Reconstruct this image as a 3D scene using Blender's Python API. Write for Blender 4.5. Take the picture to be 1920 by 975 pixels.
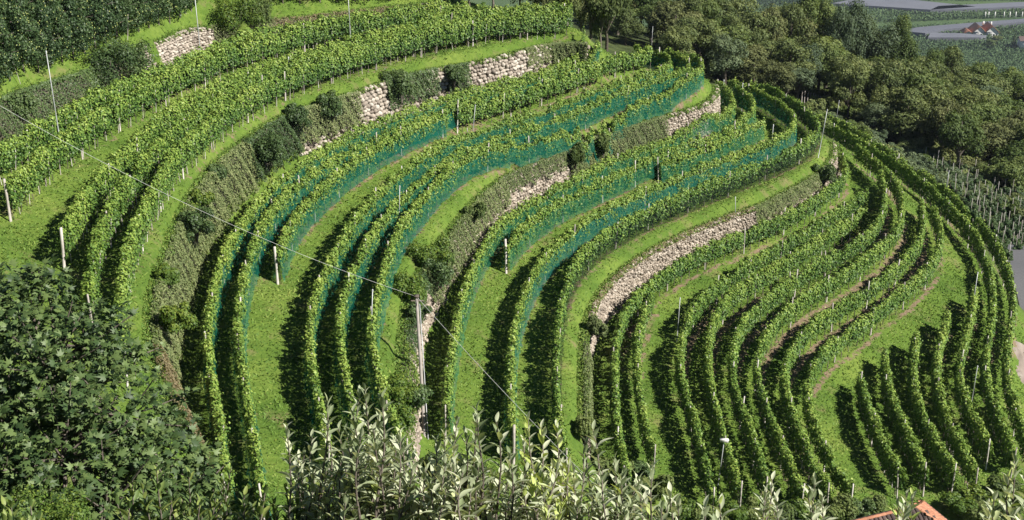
import bpy, math, random
import numpy as np
from mathutils import Vector, Matrix, Euler
random.seed(7); rng = np.random.default_rng(7)
R = math.radians
sc = bpy.context.scene
for o in list(bpy.data.objects): bpy.data.objects.remove(o)
col = sc.collection

# ------------------------------------------------------------------ camera, sky, sun, exposure
cam_d = bpy.data.cameras.new('camera'); cam = bpy.data.objects.new('camera', cam_d); col.objects.link(cam)
cam.location = (0, 0, 0); cam.rotation_euler = (R(90-23), 0, 0)
cam_d.sensor_width = 36; cam_d.lens = 50.0; cam_d.clip_start = 0.3; cam_d.clip_end = 9000
sc.camera = cam
SUN_EL, SUN_AZ = 42.0, 113.0        # degrees above the horizon; clockwise from +Y (the way the camera looks)
w = bpy.data.worlds.new('World'); sc.world = w; w.use_nodes = True
nt = w.node_tree; nt.nodes.clear()
out = nt.nodes.new('ShaderNodeOutputWorld'); bg = nt.nodes.new('ShaderNodeBackground'); sky = nt.nodes.new('ShaderNodeTexSky')
sky.sky_type = 'NISHITA'; sky.sun_disc = False; sky.sun_elevation = R(SUN_EL); sky.sun_rotation = R(SUN_AZ)
sky.altitude = 1500; sky.air_density = 0.8; sky.dust_density = 0.25; sky.ozone_density = 1.0
bg.inputs[1].default_value = 0.05
nt.links.new(sky.outputs[0], bg.inputs[0]); nt.links.new(bg.outputs[0], out.inputs[0])
sd = bpy.data.lights.new('sun', 'SUN'); sd.energy = 5.0; sd.angle = R(0.53); sd.color = (1.0, 0.955, 0.88)
sun = bpy.data.objects.new('sun', sd); col.objects.link(sun)
to_sun = Vector((math.cos(R(SUN_EL))*math.sin(R(SUN_AZ)), math.cos(R(SUN_EL))*math.cos(R(SUN_AZ)), math.sin(R(SUN_EL))))
sun.rotation_euler = to_sun.to_track_quat('Z', 'Y').to_euler()
vs = sc.view_settings; vs.view_transform = 'Standard'; vs.look = 'None'; vs.gamma = 1.0; vs.exposure = 0.84
try: vs.use_curve_mapping = False
except Exception: pass
sc.cycles.max_bounces = 5; sc.cycles.diffuse_bounces = 2; sc.cycles.glossy_bounces = 2
sc.cycles.transmission_bounces = 3; sc.cycles.transparent_max_bounces = 12
sc.cycles.volume_bounces = 0; sc.cycles.caustics_reflective = False; sc.cycles.caustics_refractive = False
# ---- camera model shared by the plan (pixels of the 1920x975 photograph -> metres)
PITCH=math.radians(23.0); FPX=2667.0
def U(x,y,z):
    """point of the place seen at photo pixel x,y and lying at height z (camera at 0,0,0 looking +Y, 23 deg down)"""
    u=(x-960.0)/FPX; v=(487.5-y)/FPX
    D=z/(v*math.cos(PITCH)-math.sin(PITCH))
    return (D*u, D*(math.cos(PITCH)+v*math.sin(PITCH)), z)
# rows: key:(z of the ground at start, at end, net kind, [points]) crest points 2 m above ground; 'b' = foot of the row
CREST=1.85
ROWS={
'1a':(-26.8,-27.0,'', [(-30,300),(0,284),(21,272),(42,256),(62,240),(94,225),(137,198),(187,175),(233,154),(283,137),(333,117),(400,88),(467,64),(533,50),(603,39),(713,26),(813,12),(893,5),(930,3)]),
'1b':(-27.4,-27.3,'', [(22,417,'b'),(74,360,'b'),(121,320,'b'),(197,265,'b'),(266,223,'b'),(328,192,'b'),(440,140,'b'),(557,104,'b'),(655,82,'b'),(760,64,'b'),(860,50,'b')]),
'2a':(-28.1,-28.0,'', [(112,445),(123,432),(133,412),(158,365),(177,342),(204,315),(240,278),(279,236),(327,204),(354,190),(417,156),(467,133),(547,106),(613,90),(680,74),(765,52),(833,37),(900,26),(1000,12),(1066,9)]),
'2b':(-28.2,-28.1,'', [(165,560),(170,510),(174,480),(180,450),(188,420),(208,383),(235,342),(262,309),(290,277),(330,240),(373,212),(423,178),(480,144),(547,120),(613,104),(680,85),(765,62),(833,46),(900,34),(1000,19),(1069,16)]),
'2c':(-28.4,-28.2,'', [(240,735,'b'),(232,690,'b'),(231,640,'b'),(238,584,'b'),(244,540,'b'),(262,487,'b'),(280,440,'b'),(306,393,'b'),(332,342,'b'),(374,301,'b'),(423,257,'b'),(473,223,'b'),(525,194,'b'),(602,166,'b'),(680,140,'b'),(760,115,'b'),(833,99,'b'),(897,86,'b'),(1003,72,'b'),(1071,65,'b')]),
'3a':(-32.3,-31.6,'teal', [(425,900),(414,830),(408,765),(397,710),(388,660),(388,610),(393,560),(402,512),(415,477),(432,441),(457,405),(480,374),(500,350),(524,328),(556,307),(582,287),(622,267),(669,238),(704,225),(742,210),(804,189),(850,173),(930,148),(980,136),(1020,124),(1071,110),(1095,104)]),
'3b':(-32.4,-31.7,'teal', [(490,920),(480,850),(470,790),(462,730),(452,675),(445,640),(443,600),(447,555),(456,505),(470,462),(482,430),(500,398),(520,373),(540,352),(562,335),(587,315),(614,299),(644,281),(680,264),(720,245),(760,228),(804,211),(850,191),(916,168),(1012,140),(1102,112),(1125,104)]),
'3c':(-32.6,-32.3,'teal', [(522,534,'b'),(545,472,'b'),(565,442,'b'),(599,404,'b'),(644,364,'b'),(686,332,'b'),(740,303,'b'),(805,272,'b'),(838,258,'b')]),
'3d':(-32.3,-31.8,'', [(858,252,'b'),(916,231,'b'),(942,223,'b'),(1012,202,'b'),(1050,186,'b'),(1154,146,'b'),(1219,129,'b')]),
'4a':(-33.2,-32.6,'teal', [(612,840),(606,790),(592,720),(580,672),(578,620),(582,580),(592,540),(604,510),(622,480),(645,442),(662,408),(683,383),(704,362),(740,328),(773,301),(819,270),(860,253),(908,238),(946,225),(1012,207),(1054,190),(1100,171),(1154,151),(1200,138),(1227,131),(1250,124),(1265,116),(1262,106),(1240,96),(1212,91),(1190,89)]),
'4b':(-33.3,-32.7,'teal', [(680,850),(668,790),(652,725),(642,680),(636,640),(635,600),(642,545),(658,508),(680,464),(704,420),(730,388),(760,360),(794,326),(842,294),(898,268),(971,242),(1012,229),(1060,207),(1121,182),(1200,156),(1250,141),(1285,129),(1298,120),(1292,107),(1271,98),(1248,93)]),
'4c':(-33.4,-32.8,'teal', [(760,830),(738,780),(722,740),(708,697),(702,660),(690,625),(720,560,'b'),(734,512,'b'),(751,472,'b'),(782,434,'b'),(811,395,'b'),(843,362,'b'),(882,333,'b'),(948,307,'b'),(1026,280,'b'),(1085,256,'b'),(1143,235,'b'),(1195,214,'b'),(1248,200,'b'),(1295,181,'b'),(1316,164,'b'),(1322,116),(1312,106),(1294,99),(1275,95)]),
'5a':(-37.0,-36.6,'green', [(836,765),(838,715),(844,660),(854,605),(863,558),(875,522),(888,490),(903,458),(920,428),(946,402),(971,385),(1002,370),(1050,340),(1092,321),(1133,299),(1160,286),(1196,276),(1237,260),(1290,240),(1323,224),(1350,214),(1371,201),(1379,190),(1373,177),(1360,165),(1344,154)]),
'5b':(-37.3,-36.8,'green', [(948,512,'b'),(957,498,'b'),(981,469,'b'),(1010,444,'b'),(1050,420,'b'),(1090,397,'b'),(1150,372,'b'),(1204,341,'b'),(1258,275),(1300,263),(1342,249),(1375,232),(1396,218),(1415,204),(1417,191),(1408,179),(1394,170),(1379,160)]),
'5c':(-37.5,-37.2,'green', [(1237,303),(1279,290),(1321,277),(1354,262),(1385,244),(1417,229),(1434,222)]),
'6a':(-38.0,-37.0,'blue', [(962,810),(958,760),(957,700),(958,650),(963,610),(975,566),(988,532),(1002,502),(1022,472),(1047,449),(1071,430),(1092,412),(1112,396),(1144,384),(1196,358),(1258,334),(1300,316),(1342,300),(1373,289),(1404,277),(1446,264),(1479,244),(1491,230),(1494,220),(1487,208),(1469,195),(1448,181),(1417,164),(1392,156),(1365,152)]),
'6b':(-38.3,-37.3,'black', [(1062,850),(1050,800),(1044,740),(1042,690),(1043,640),(1046,600),(1054,560),(1062,525),(1075,492),(1096,465),(1133,435),(1160,418),(1208,435,'b'),(1269,410,'b'),(1329,384,'b'),(1389,359,'b'),(1443,336,'b'),(1497,311,'b'),(1521,297,'b'),(1536,278,'b'),(1535,228),(1528,219),(1515,206),(1500,192),(1485,181),(1469,172),(1448,165),(1425,158),(1400,151)]),
'8a':(-41.3,-40.3,'', [(1176,885),(1165,835),(1157,795),(1154,745),(1153,690),(1153,640),(1160,600),(1175,566),(1198,539),(1250,541,'b'),(1297,512,'b'),(1340,493,'b'),(1379,476,'b'),(1404,466,'b'),(1480,434,'b'),(1528,406,'b'),(1569,372,'b'),(1584,328),(1588,308),(1583,294),(1574,281)]),
'8b':(-41.6,-41.5,'', [(1226,842),(1214,808),(1204,765),(1198,720),(1194,675),(1193,642),(1198,608),(1208,578),(1223,549)]),
'9a':(-42.2,-41.7,'', [(1340,925),(1327,875),(1313,823),(1302,777),(1290,740),(1280,712),(1274,680),(1274,652),(1279,620),(1286,597),(1296,575),(1325,546),(1346,524),(1377,504),(1402,486),(1444,465),(1475,448),(1510,428),(1544,407),(1575,388),(1600,374),(1626,358)]),
'9b':(-42.4,-42.0,'', [(1388,910),(1373,867),(1360,817),(1345,765),(1335,728),(1328,695),(1327,660),(1330,620),(1340,585),(1352,566),(1373,545),(1400,526),(1433,508),(1465,490),(1500,470),(1540,442),(1580,416),(1624,389)]),
'9c':(-42.6,-41.0,'', [(1440,905),(1423,850),(1410,803),(1394,763),(1381,735),(1373,700),(1373,665),(1377,635),(1386,607),(1402,584),(1422,566),(1448,545),(1480,522),(1523,494),(1554,475),(1606,448),(1632,432),(1650,410),(1658,388),(1661,364),(1657,340),(1651,322)]),
'9d':(-42.8,-40.8,'', [(1506,915),(1487,877),(1467,830),(1450,790),(1434,742),(1423,705),(1416,680),(1417,655),(1430,630),(1442,610),(1458,590),(1480,570),(1512,545),(1544,526),(1579,507),(1606,490),(1631,474),(1660,448),(1680,430),(1692,408),(1693,370),(1685,342),(1669,323),(1652,306),(1630,288),(1606,274)]),
'9e':(-43.0,-42.0,'', [(1556,915),(1533,877),(1513,837),(1493,790),(1480,750),(1470,715),(1467,690),(1474,665),(1490,640),(1510,613),(1530,596),(1550,583),(1575,568),(1606,548),(1637,530),(1658,514),(1679,497),(1702,476),(1722,456),(1731,433),(1731,405),(1728,372)]),
'9f':(-43.2,-42.3,'', [(1600,915),(1573,877),(1550,840),(1530,800),(1518,767),(1512,730),(1514,705),(1524,680),(1538,655),(1555,640),(1582,621),(1610,604),(1645,574),(1669,556),(1696,538),(1721,518),(1746,492),(1760,468),(1766,440),(1762,410),(1748,386)]),
'10a':(-44.2,-43.8,'', [(1690,885),(1673,857),(1657,830),(1643,793),(1627,757),(1617,720),(1613,694)]),
'10b':(-44.4,-43.9,'', [(1737,880),(1727,857),(1710,823),(1690,783),(1676,748),(1664,716),(1660,685),(1661,654)]),
'10c':(-44.5,-43.8,'', [(1790,880),(1777,857),(1757,823),(1737,790),(1722,750),(1714,716),(1712,685),(1716,654),(1719,622)]),
'10d':(-44.6,-43.6,'', [(1832,885),(1810,847),(1793,810),(1773,768),(1760,725),(1755,690),(1758,656),(1765,630),(1775,606),(1778,581)]),
'10e':(-44.6,-43.4,'', [(1857,830),(1847,810),(1827,777),(1810,750),(1801,716),(1800,685),(1803,654),(1812,625),(1820,595),(1826,564),(1829,536)]),
'7b':(-44.7,-42.3,'', [(1903,845),(1893,810),(1873,777),(1859,742),(1850,710),(1848,680),(1850,654),(1855,622),(1862,592),(1864,560),(1860,520),(1850,480),(1842,455),(1825,429),(1804,406),(1783,383),(1762,362),(1742,344),(1710,322),(1679,300),(1648,283),(1623,267),(1596,251),(1565,237),(1544,227),(1530,216)]),
'7a':(-44.9,-43.0,'', [(1935,840),(1917,800),(1905,760),(1893,720),(1887,690),(1888,660),(1893,625),(1900,590),(1903,558),(1898,525),(1890,495),(1877,465),(1860,435),(1830,405),(1800,378),(1773,352),(1742,329),(1710,308),(1679,287),(1648,271),(1623,254),(1606,242),(1585,230),(1550,216),(1537,209)]),
}
# stone walls: key:(z top start,end, z foot start,end, [top points], [foot points])
WALLS={
'w0':(-24.0,-26.2,-26.6,-27.0,[(-40,200),(0,182),(50,164),(110,147),(153,133),(220,104),(290,80),(347,53),(383,50),(440,42),(500,34),(547,34),(653,21),(733,13),(800,4)],None),
'w1':(-28.8,-28.6,-32.2,-31.5,[(345,800),(327,753),(300,700),(287,650),(284,600),(288,552),(300,512),(320,458),(335,415),(362,360),(396,313),(433,280),(467,257),(496,234),(542,211),(590,195),(631,182),(667,172),(720,152),(780,134),(873,119),(920,110),(980,93),(1030,81),(1085,78),(1103,80)],
      [(362,810),(345,753),(335,700),(330,652),(334,600),(349,556),(364,512),(383,472),(400,443),(430,412),(462,384),(495,352),(525,326),(550,304),(590,282),(635,262),(672,244),(700,236),(745,220),(800,204),(885,178),(932,164),(990,147),(1038,133),(1090,121),(1113,112),(1122,106)]),
'w2':(-33.8,-33.5,-36.9,-36.5,[(745,830),(742,780),(752,730),(757,680),(757,640),(762,592),(770,548),(786,512),(815,475),(838,447),(853,420),(880,390),(905,362),(929,345),(956,324),(992,309),(1033,295),(1058,282),(1092,262),(1144,245),(1208,229),(1244,217),(1290,205),(1319,197),(1342,178),(1347,166),(1343,158)],
      [(797,850),(792,800),(787,750),(785,717),(793,683),(804,645),(818,610),(836,575),(858,538),(880,495),(893,470),(904,448),(934,418),(973,390),(1000,374),(1035,355),(1065,340),(1090,325),(1115,308),(1162,290),(1227,268),(1258,257),(1300,240),(1329,227),(1352,212),(1358,193),(1352,178),(1340,166)]),
'w3':(-38.7,-37.8,-41.2,-40.2,[(1098,800),(1096,740),(1096,690),(1095,640),(1104,596),(1121,555),(1148,522),(1183,493),(1212,473),(1256,450),(1298,430),(1340,415),(1375,399),(1415,390),(1460,367),(1502,345),(1533,326),(1555,307),(1567,285),(1562,264)],
      [(1108,800),(1108,740),(1110,690),(1115,640),(1135,600),(1153,574),(1188,538),(1225,508),(1251,488),(1288,470),(1333,452),(1363,438),(1392,426),(1430,412),(1479,391),(1512,370),(1538,352),(1560,334),(1571,306),(1567,282)]),
}
# ------------------------------------------------------------------ helpers
def tag(o, label=None, cat=None, group=None, kind=None):
    if label: o['label'] = label
    if cat: o['category'] = cat
    if group: o['group'] = group
    if kind: o['kind'] = kind
    return o
def empty(name, loc, label=None, cat=None, group=None):
    o = bpy.data.objects.new(name, None); col.objects.link(o); o.location = loc; o.empty_display_size = .2
    return tag(o, label, cat, group)
def link(name, me, parent=None, loc=None, rot=None, scale=None):
    o = bpy.data.objects.new(name, me); col.objects.link(o)
    if parent is not None: o.parent = parent
    if loc is not None: o.location = loc
    if rot is not None: o.rotation_euler = rot
    if scale is not None: o.scale = scale if hasattr(scale, '__len__') else (scale,)*3
    return o
def mesh_np(name, V, F, mats=(), tint=None, smooth=False, mat_idx=None):
    """V (n,3), F (m,k) with equal k -> mesh; tint: one value per vertex stored as attribute"""
    V = np.asarray(V, np.float32); F = np.asarray(F, np.int32); k = F.shape[1]
    me = bpy.data.meshes.new(name)
    me.vertices.add(len(V)); me.vertices.foreach_set('co', V.ravel())
    me.loops.add(F.size); me.loops.foreach_set('vertex_index', F.ravel())
    me.polygons.add(len(F)); me.polygons.foreach_set('loop_start', np.arange(0, F.size, k, dtype=np.int32))
    if smooth: me.polygons.foreach_set('use_smooth', np.ones(len(F), bool))
    for m in (mats if isinstance(mats, (list, tuple)) else [mats]): me.materials.append(m)
    if mat_idx is not None: me.polygons.foreach_set('material_index', np.asarray(mat_idx, np.int32))
    if tint is not None:
        a = me.attributes.new('tint', 'FLOAT', 'POINT'); a.data.foreach_set('value', np.asarray(tint, np.float32))
    me.update(calc_edges=True)
    return me
class Acc:
    """collects pieces with equal face size (quads) into one mesh"""
    def __init__(s): s.V=[]; s.F=[]; s.T=[]; s.n=0
    def add(s, V, F, t=0.5):
        V=np.asarray(V,float); s.V.append(V); s.F.append(np.asarray(F)+s.n); s.n+=len(V)
        s.T.append(np.full(len(V), t) if np.isscalar(t) else t)
    def mesh(s, name, mat, smooth=False):
        return mesh_np(name, np.concatenate(s.V), np.concatenate(s.F), mat, np.concatenate(s.T), smooth)
def tube(acc, P, rad, k=6, t=.5, cap=True):
    P=[Vector(p) for p in P]; n=len(P); rad=list(rad) if hasattr(rad,'__len__') else [rad]*n
    V=[]; F=[]; ref=Vector((0.31,0.95,0.07))
    for i,p in enumerate(P):
        d=(P[min(i+1,n-1)]-P[max(i-1,0)]).normalized()
        a=d.cross(ref if abs(d.dot(ref))<.95 else Vector((1,0,0))).normalized(); b=d.cross(a)
        for j in range(k):
            an=2*math.pi*j/k; q=p+(a*math.cos(an)+b*math.sin(an))*rad[i]; V.append(q[:])
    for i in range(n-1):
        for j in range(k): F.append((i*k+j, i*k+(j+1)%k, (i+1)*k+(j+1)%k, (i+1)*k+j))
    if cap:
        for base in (0,(n-1)*k):
            c=len(V); V.append(P[0][:] if base==0 else P[-1][:])
            for j in range(0,k,2): F.append((c, base+j, base+(j+1)%k, base+(j+2)%k))
    acc.add(V,F,t)
BOXF=np.array([(0,1,3,2),(4,6,7,5),(0,4,5,1),(2,3,7,6),(0,2,6,4),(1,5,7,3)])
def box(acc, c, s, t=.5, rot=None):
    V=np.array([(x,y,z) for x in (-.5,.5) for y in (-.5,.5) for z in (-.5,.5)])*np.array(s)
    if rot is not None: V=V@np.array(rot.to_matrix()).T
    acc.add(V+np.array(c),BOXF,t)
ORD=['first','second','third','fourth','fifth','sixth','seventh','eighth','ninth','tenth','eleventh','twelfth','thirteenth','fourteenth','fifteenth','sixteenth','seventeenth','eighteenth','nineteenth','twentieth']
TENS={2:'twenty',3:'thirty',4:'forty',5:'fifty',6:'sixty',7:'seventy',8:'eighty',9:'ninety'}
def ordinal(i):
    if i<20: return ORD[i]
    n=i+1; t,u=divmod(n,10)
    if t>=10: return 'far'
    return (TENS[t][:-1]+'ieth') if u==0 else TENS[t]+'-'+ORD[u-1]

# ------------------------------------------------------------------ materials
def mat(name):
    m=bpy.data.materials.new(name); m.use_nodes=True; m.node_tree.nodes.clear(); return m, m.node_tree
def N(nt, typ, **kw):
    n=nt.nodes.new(typ)
    for k,v in kw.items(): setattr(n,k,v)
    return n
def ramp(nt, fac, stops):
    r=N(nt,'ShaderNodeValToRGB'); e=r.color_ramp.elements
    while len(e)<len(stops): e.new(.5)
    for i,(p,c) in enumerate(stops): e[i].position=p; e[i].color=(*c,1)
    nt.links.new(fac, r.inputs[0]); return r
def noise(nt, scale, detail=3, vec=None, rough=.55):
    n=N(nt,'ShaderNodeTexNoise'); n.inputs['Scale'].default_value=scale; n.inputs['Detail'].default_value=detail; n.inputs['Roughness'].default_value=rough
    if vec is not None: nt.links.new(vec, n.inputs['Vector'])
    return n
def geopos(nt): return N(nt,'ShaderNodeNewGeometry').outputs['Position']
def mix(nt, fac, a, b, mode='MIX'):
    m=N(nt,'ShaderNodeMix'); m.data_type='RGBA'; m.blend_type=mode
    for sock,v in ((m.inputs[0],fac),(m.inputs[6],a),(m.inputs[7],b)):
        if hasattr(v,'links'): nt.links.new(v,sock)
        else: sock.default_value = v if isinstance(v,(int,float)) else (*v,1)
    return m.outputs[2]
def leaf_mat(name, stops, transl=.3, rough=.5, spec=.25, patch=None, objvar=.25, tl=(1.3,1.25,.5), back=None):
    m,nt=mat(name)
    at=N(nt,'ShaderNodeAttribute',attribute_name='tint')
    oi=N(nt,'ShaderNodeObjectInfo'); ma=N(nt,'ShaderNodeMath',operation='MULTIPLY_ADD'); nt.links.new(oi.outputs['Random'],ma.inputs[0])
    ma.inputs[1].default_value=objvar; nt.links.new(at.outputs['Fac'],ma.inputs[2])
    sb=N(nt,'ShaderNodeMath',operation='SUBTRACT'); nt.links.new(ma.outputs[0],sb.inputs[0]); sb.inputs[1].default_value=objvar/2
    c=ramp(nt, sb.outputs[0], stops).outputs[0]
    if patch:
        n=noise(nt, patch[0], 2, geopos(nt)); r=ramp(nt,n.outputs[0],[(.4,(0,0,0)),(.62,(1,1,1))])
        c=mix(nt, r.outputs[0], c, patch[1], 'MULTIPLY')
    if back:
        g=N(nt,'ShaderNodeNewGeometry'); c=mix(nt,g.outputs['Backfacing'],c,back)
    p=N(nt,'ShaderNodeBsdfPrincipled'); nt.links.new(c,p.inputs['Base Color']); p.inputs['Roughness'].default_value=rough
    p.inputs['Specular IOR Level'].default_value=spec
    t=N(nt,'ShaderNodeBsdfTranslucent'); nt.links.new(mix(nt,1.0,c,tl,'MULTIPLY'),t.inputs[0])
    ms=N(nt,'ShaderNodeMixShader'); ms.inputs[0].default_value=transl
    nt.links.new(p.outputs[0],ms.inputs[1]); nt.links.new(t.outputs[0],ms.inputs[2])
    o=N(nt,'ShaderNodeOutputMaterial'); nt.links.new(ms.outputs[0],o.inputs[0]); return m
def hard_mat(name, stops, scale=6, rough=.85, tint=True, bump=.0, bscale=40, spec=.3, objvar=1.0, metal=0):
    """colour from noise, per-piece tint and per-object random"""
    m,nt=mat(name); pos=geopos(nt); n=noise(nt,scale,4,pos)
    oi=N(nt,'ShaderNodeObjectInfo'); at=N(nt,'ShaderNodeAttribute',attribute_name='tint')
    a=N(nt,'ShaderNodeMath',operation='ADD'); nt.links.new(oi.outputs['Random'],a.inputs[0]); nt.links.new(at.outputs['Fac'],a.inputs[1])
    f=N(nt,'ShaderNodeMath',operation='FRACT'); nt.links.new(a.outputs[0],f.inputs[0])
    mm=N(nt,'ShaderNodeMath',operation='MULTIPLY_ADD'); nt.links.new(f.outputs[0],mm.inputs[0]); mm.inputs[1].default_value=.6*objvar; 
    n2=N(nt,'ShaderNodeMath',operation='MULTIPLY_ADD'); nt.links.new(n.outputs[0],n2.inputs[0]); n2.inputs[1].default_value=.9; n2.inputs[2].default_value=-.25 if tint else 0
    nt.links.new(n2.outputs[0],mm.inputs[2])
    c=ramp(nt,mm.outputs[0],stops)
    p=N(nt,'ShaderNodeBsdfPrincipled'); nt.links.new(c.outputs[0],p.inputs['Base Color']); p.inputs['Roughness'].default_value=rough
    p.inputs['Specular IOR Level'].default_value=spec; p.inputs['Metallic'].default_value=metal
    if bump:
        b=N(nt,'ShaderNodeBump'); b.inputs['Strength'].default_value=bump; b.inputs['Distance'].default_value=.03
        nt.links.new(noise(nt,bscale,4,pos).outputs[0],b.inputs['Height']); nt.links.new(b.outputs[0],p.inputs['Normal'])
    o=N(nt,'ShaderNodeOutputMaterial'); nt.links.new(p.outputs[0],o.inputs[0]); return m
M={}
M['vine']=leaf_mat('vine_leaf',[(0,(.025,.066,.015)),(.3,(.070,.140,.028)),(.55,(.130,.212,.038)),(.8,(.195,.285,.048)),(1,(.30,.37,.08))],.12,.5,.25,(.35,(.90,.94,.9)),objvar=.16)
M['orchleaf']=leaf_mat('orchard_leaf',[(0,(.02,.042,.016)),(.5,(.052,.095,.032)),(1,(.12,.175,.06))],.2,.5,.3,objvar=.3)
M['stonepale']=hard_mat('pale_wall_stone',[(0,(.13,.11,.09)),(.3,(.25,.21,.17)),(.6,(.38,.33,.27)),(.85,(.52,.47,.40)),(1,(.42,.31,.21))],3,.9,bump=.5,bscale=25)
M['wood1']=leaf_mat('oak_leaf',[(0,(.046,.070,.022)),(.5,(.112,.145,.046)),(1,(.22,.245,.085))],.22,.6,.2,objvar=.35)
M['wood2']=leaf_mat('willow_leaf',[(0,(.045,.07,.038)),(.5,(.095,.135,.07)),(1,(.17,.21,.10))],.25,.6,.2,objvar=.5)
M['wood3']=leaf_mat('brown_green_leaf',[(0,(.050,.064,.027)),(.5,(.120,.138,.052)),(1,(.22,.23,.09))],.2,.7,.15,objvar=.3)
M['wood4']=leaf_mat('bright_tree_leaf',[(0,(.044,.074,.020)),(.5,(.105,.150,.042)),(1,(.20,.24,.075))],.28,.6,.2,objvar=.5)
M['ivy']=leaf_mat('ivy_leaf',[(0,(.028,.055,.018)),(.5,(.066,.112,.034)),(1,(.13,.18,.06))],.2,.5,.3,objvar=.4)
M['ivygrey']=leaf_mat('dry_creeper',[(0,(.060,.088,.032)),(.5,(.14,.178,.066)),(1,(.26,.28,.125))],.2,.7,.2,objvar=.3)
M['bushbright']=leaf_mat('bright_bush',[(0,(.04,.08,.015)),(.5,(.10,.17,.028)),(1,(.22,.27,.04))],.3,.5,.3)
M['fig']=leaf_mat('fig_leaf',[(0,(.020,.043,.014)),(.5,(.054,.094,.028)),(1,(.13,.185,.058))],.18,.5,.3,objvar=.6)
M['apple']=leaf_mat('apple_leaf',[(0,(.20,.25,.12)),(.4,(.42,.47,.29)),(.9,(.66,.68,.49)),(1,(.44,.52,.15))],.30,.5,.25,objvar=1.0,tl=(1.15,1.1,.6))
M['applegreen']=leaf_mat('young_apple_leaf',[(0,(.05,.085,.03)),(.5,(.11,.17,.05)),(1,(.26,.31,.08))],.28,.5,.3,objvar=1.0)
M['grassblade']=leaf_mat('grass_blade',[(0,(.060,.120,.02)),(.5,(.110,.188,.032)),(1,(.22,.27,.062))],.05,.6,.15)
M['drygrass']=leaf_mat('dry_grass',[(0,(.12,.10,.05)),(.5,(.22,.18,.10)),(1,(.34,.29,.18))],.3,.8,.1)
M['stone']=hard_mat('wall_stone',[(0,(.13,.11,.092)),(.3,(.22,.185,.145)),(.6,(.34,.285,.225)),(.85,(.47,.42,.35)),(1,(.40,.28,.19))],3,.9,bump=.5,bscale=25)
M['core']=hard_mat('wall_core_earth',[(0,(.035,.036,.022)),(.5,(.07,.068,.045)),(1,(.13,.118,.085))],5,.95,bump=.6,bscale=14)
M['bark']=hard_mat('bark',[(0,(.05,.04,.032)),(.5,(.12,.10,.08)),(1,(.22,.19,.16))],12,.9,bump=.5)
M['post']=hard_mat('trellis_post',[(0,(.22,.19,.165)),(.5,(.41,.375,.33)),(1,(.60,.565,.52))],5,.8)
M['metal']=hard_mat('galvanised_pole',[(0,(.26,.27,.27)),(.5,(.40,.41,.41)),(1,(.52,.53,.52))],3,.5,metal=.3)
M['woodpole']=hard_mat('weathered_pole',[(0,(.16,.14,.12)),(.5,(.30,.27,.24)),(1,(.42,.39,.35))],4,.85)
M['wire']=hard_mat('cable',[(0,(.35,.35,.33)),(1,(.6,.6,.57))],2,.5)
M['apple_fruit']=hard_mat('apple_skin',[(0,(.28,.34,.10)),(1,(.46,.50,.17))],3,.5)
M['tile_dark']=hard_mat('aged_roof_tile',[(0,(.035,.025,.022)),(.5,(.075,.052,.045)),(1,(.15,.10,.085))],6,.8,bump=.3)
M['tile_orange']=hard_mat('terracotta_tile',[(0,(.24,.10,.06)),(.5,(.37,.165,.095)),(1,(.48,.25,.15))],5,.8,bump=.3)
M['plaster']=hard_mat('white_plaster',[(0,(.6,.58,.55)),(1,(.78,.76,.72))],1,.9)
M['asphalt']=hard_mat('asphalt',[(0,(.09,.09,.095)),(1,(.16,.16,.165))],8,.9)
M['hail']=hard_mat('hail_net',[(0,(.085,.09,.105)),(.5,(.11,.115,.135)),(1,(.14,.145,.165))],.05,.8)
M['rock']=hard_mat('rock_face',[(0,(.09,.07,.055)),(.4,(.22,.18,.15)),(.8,(.38,.33,.29)),(1,(.30,.17,.12))],1.2,.9,bump=1.0,bscale=5)
M['glass']=hard_mat('window_pane',[(0,(.02,.025,.03)),(1,(.05,.06,.07))],1,.15,spec=.6)
def net_mat(name, c, opac):
    m,nt=mat(name); d=N(nt,'ShaderNodeBsdfDiffuse'); tr=N(nt,'ShaderNodeBsdfTranslucent'); t=N(nt,'ShaderNodeBsdfTransparent')
    n=noise(nt,1.7,3,geopos(nt)); cc=ramp(nt,n.outputs[0],[(.3,tuple(x*.75 for x in c)),(.7,c)])
    nt.links.new(cc.outputs[0],d.inputs[0]); nt.links.new(cc.outputs[0],tr.inputs[0])
    a=N(nt,'ShaderNodeMixShader'); a.inputs[0].default_value=.35; nt.links.new(d.outputs[0],a.inputs[1]); nt.links.new(tr.outputs[0],a.inputs[2])
    b=N(nt,'ShaderNodeMixShader'); n2=N(nt,'ShaderNodeMath',operation='MULTIPLY_ADD'); nt.links.new(noise(nt,4,2,geopos(nt)).outputs[0],n2.inputs[0]); n2.inputs[1].default_value=.5; n2.inputs[2].default_value=opac-.25
    nt.links.new(n2.outputs[0],b.inputs[0]); nt.links.new(t.outputs[0],b.inputs[1]); nt.links.new(a.outputs[0],b.inputs[2])
    o=N(nt,'ShaderNodeOutputMaterial'); nt.links.new(b.outputs[0],o.inputs[0]); return m
M['teal']=net_mat('teal_bird_net',(.02,.22,.155),.40); M['green']=net_mat('green_bird_net',(.04,.26,.15),.33)
M['blue']=net_mat('blue_green_bird_net',(.03,.23,.18),.42); M['black']=net_mat('dark_bird_net',(.02,.032,.026),.34)
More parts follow.
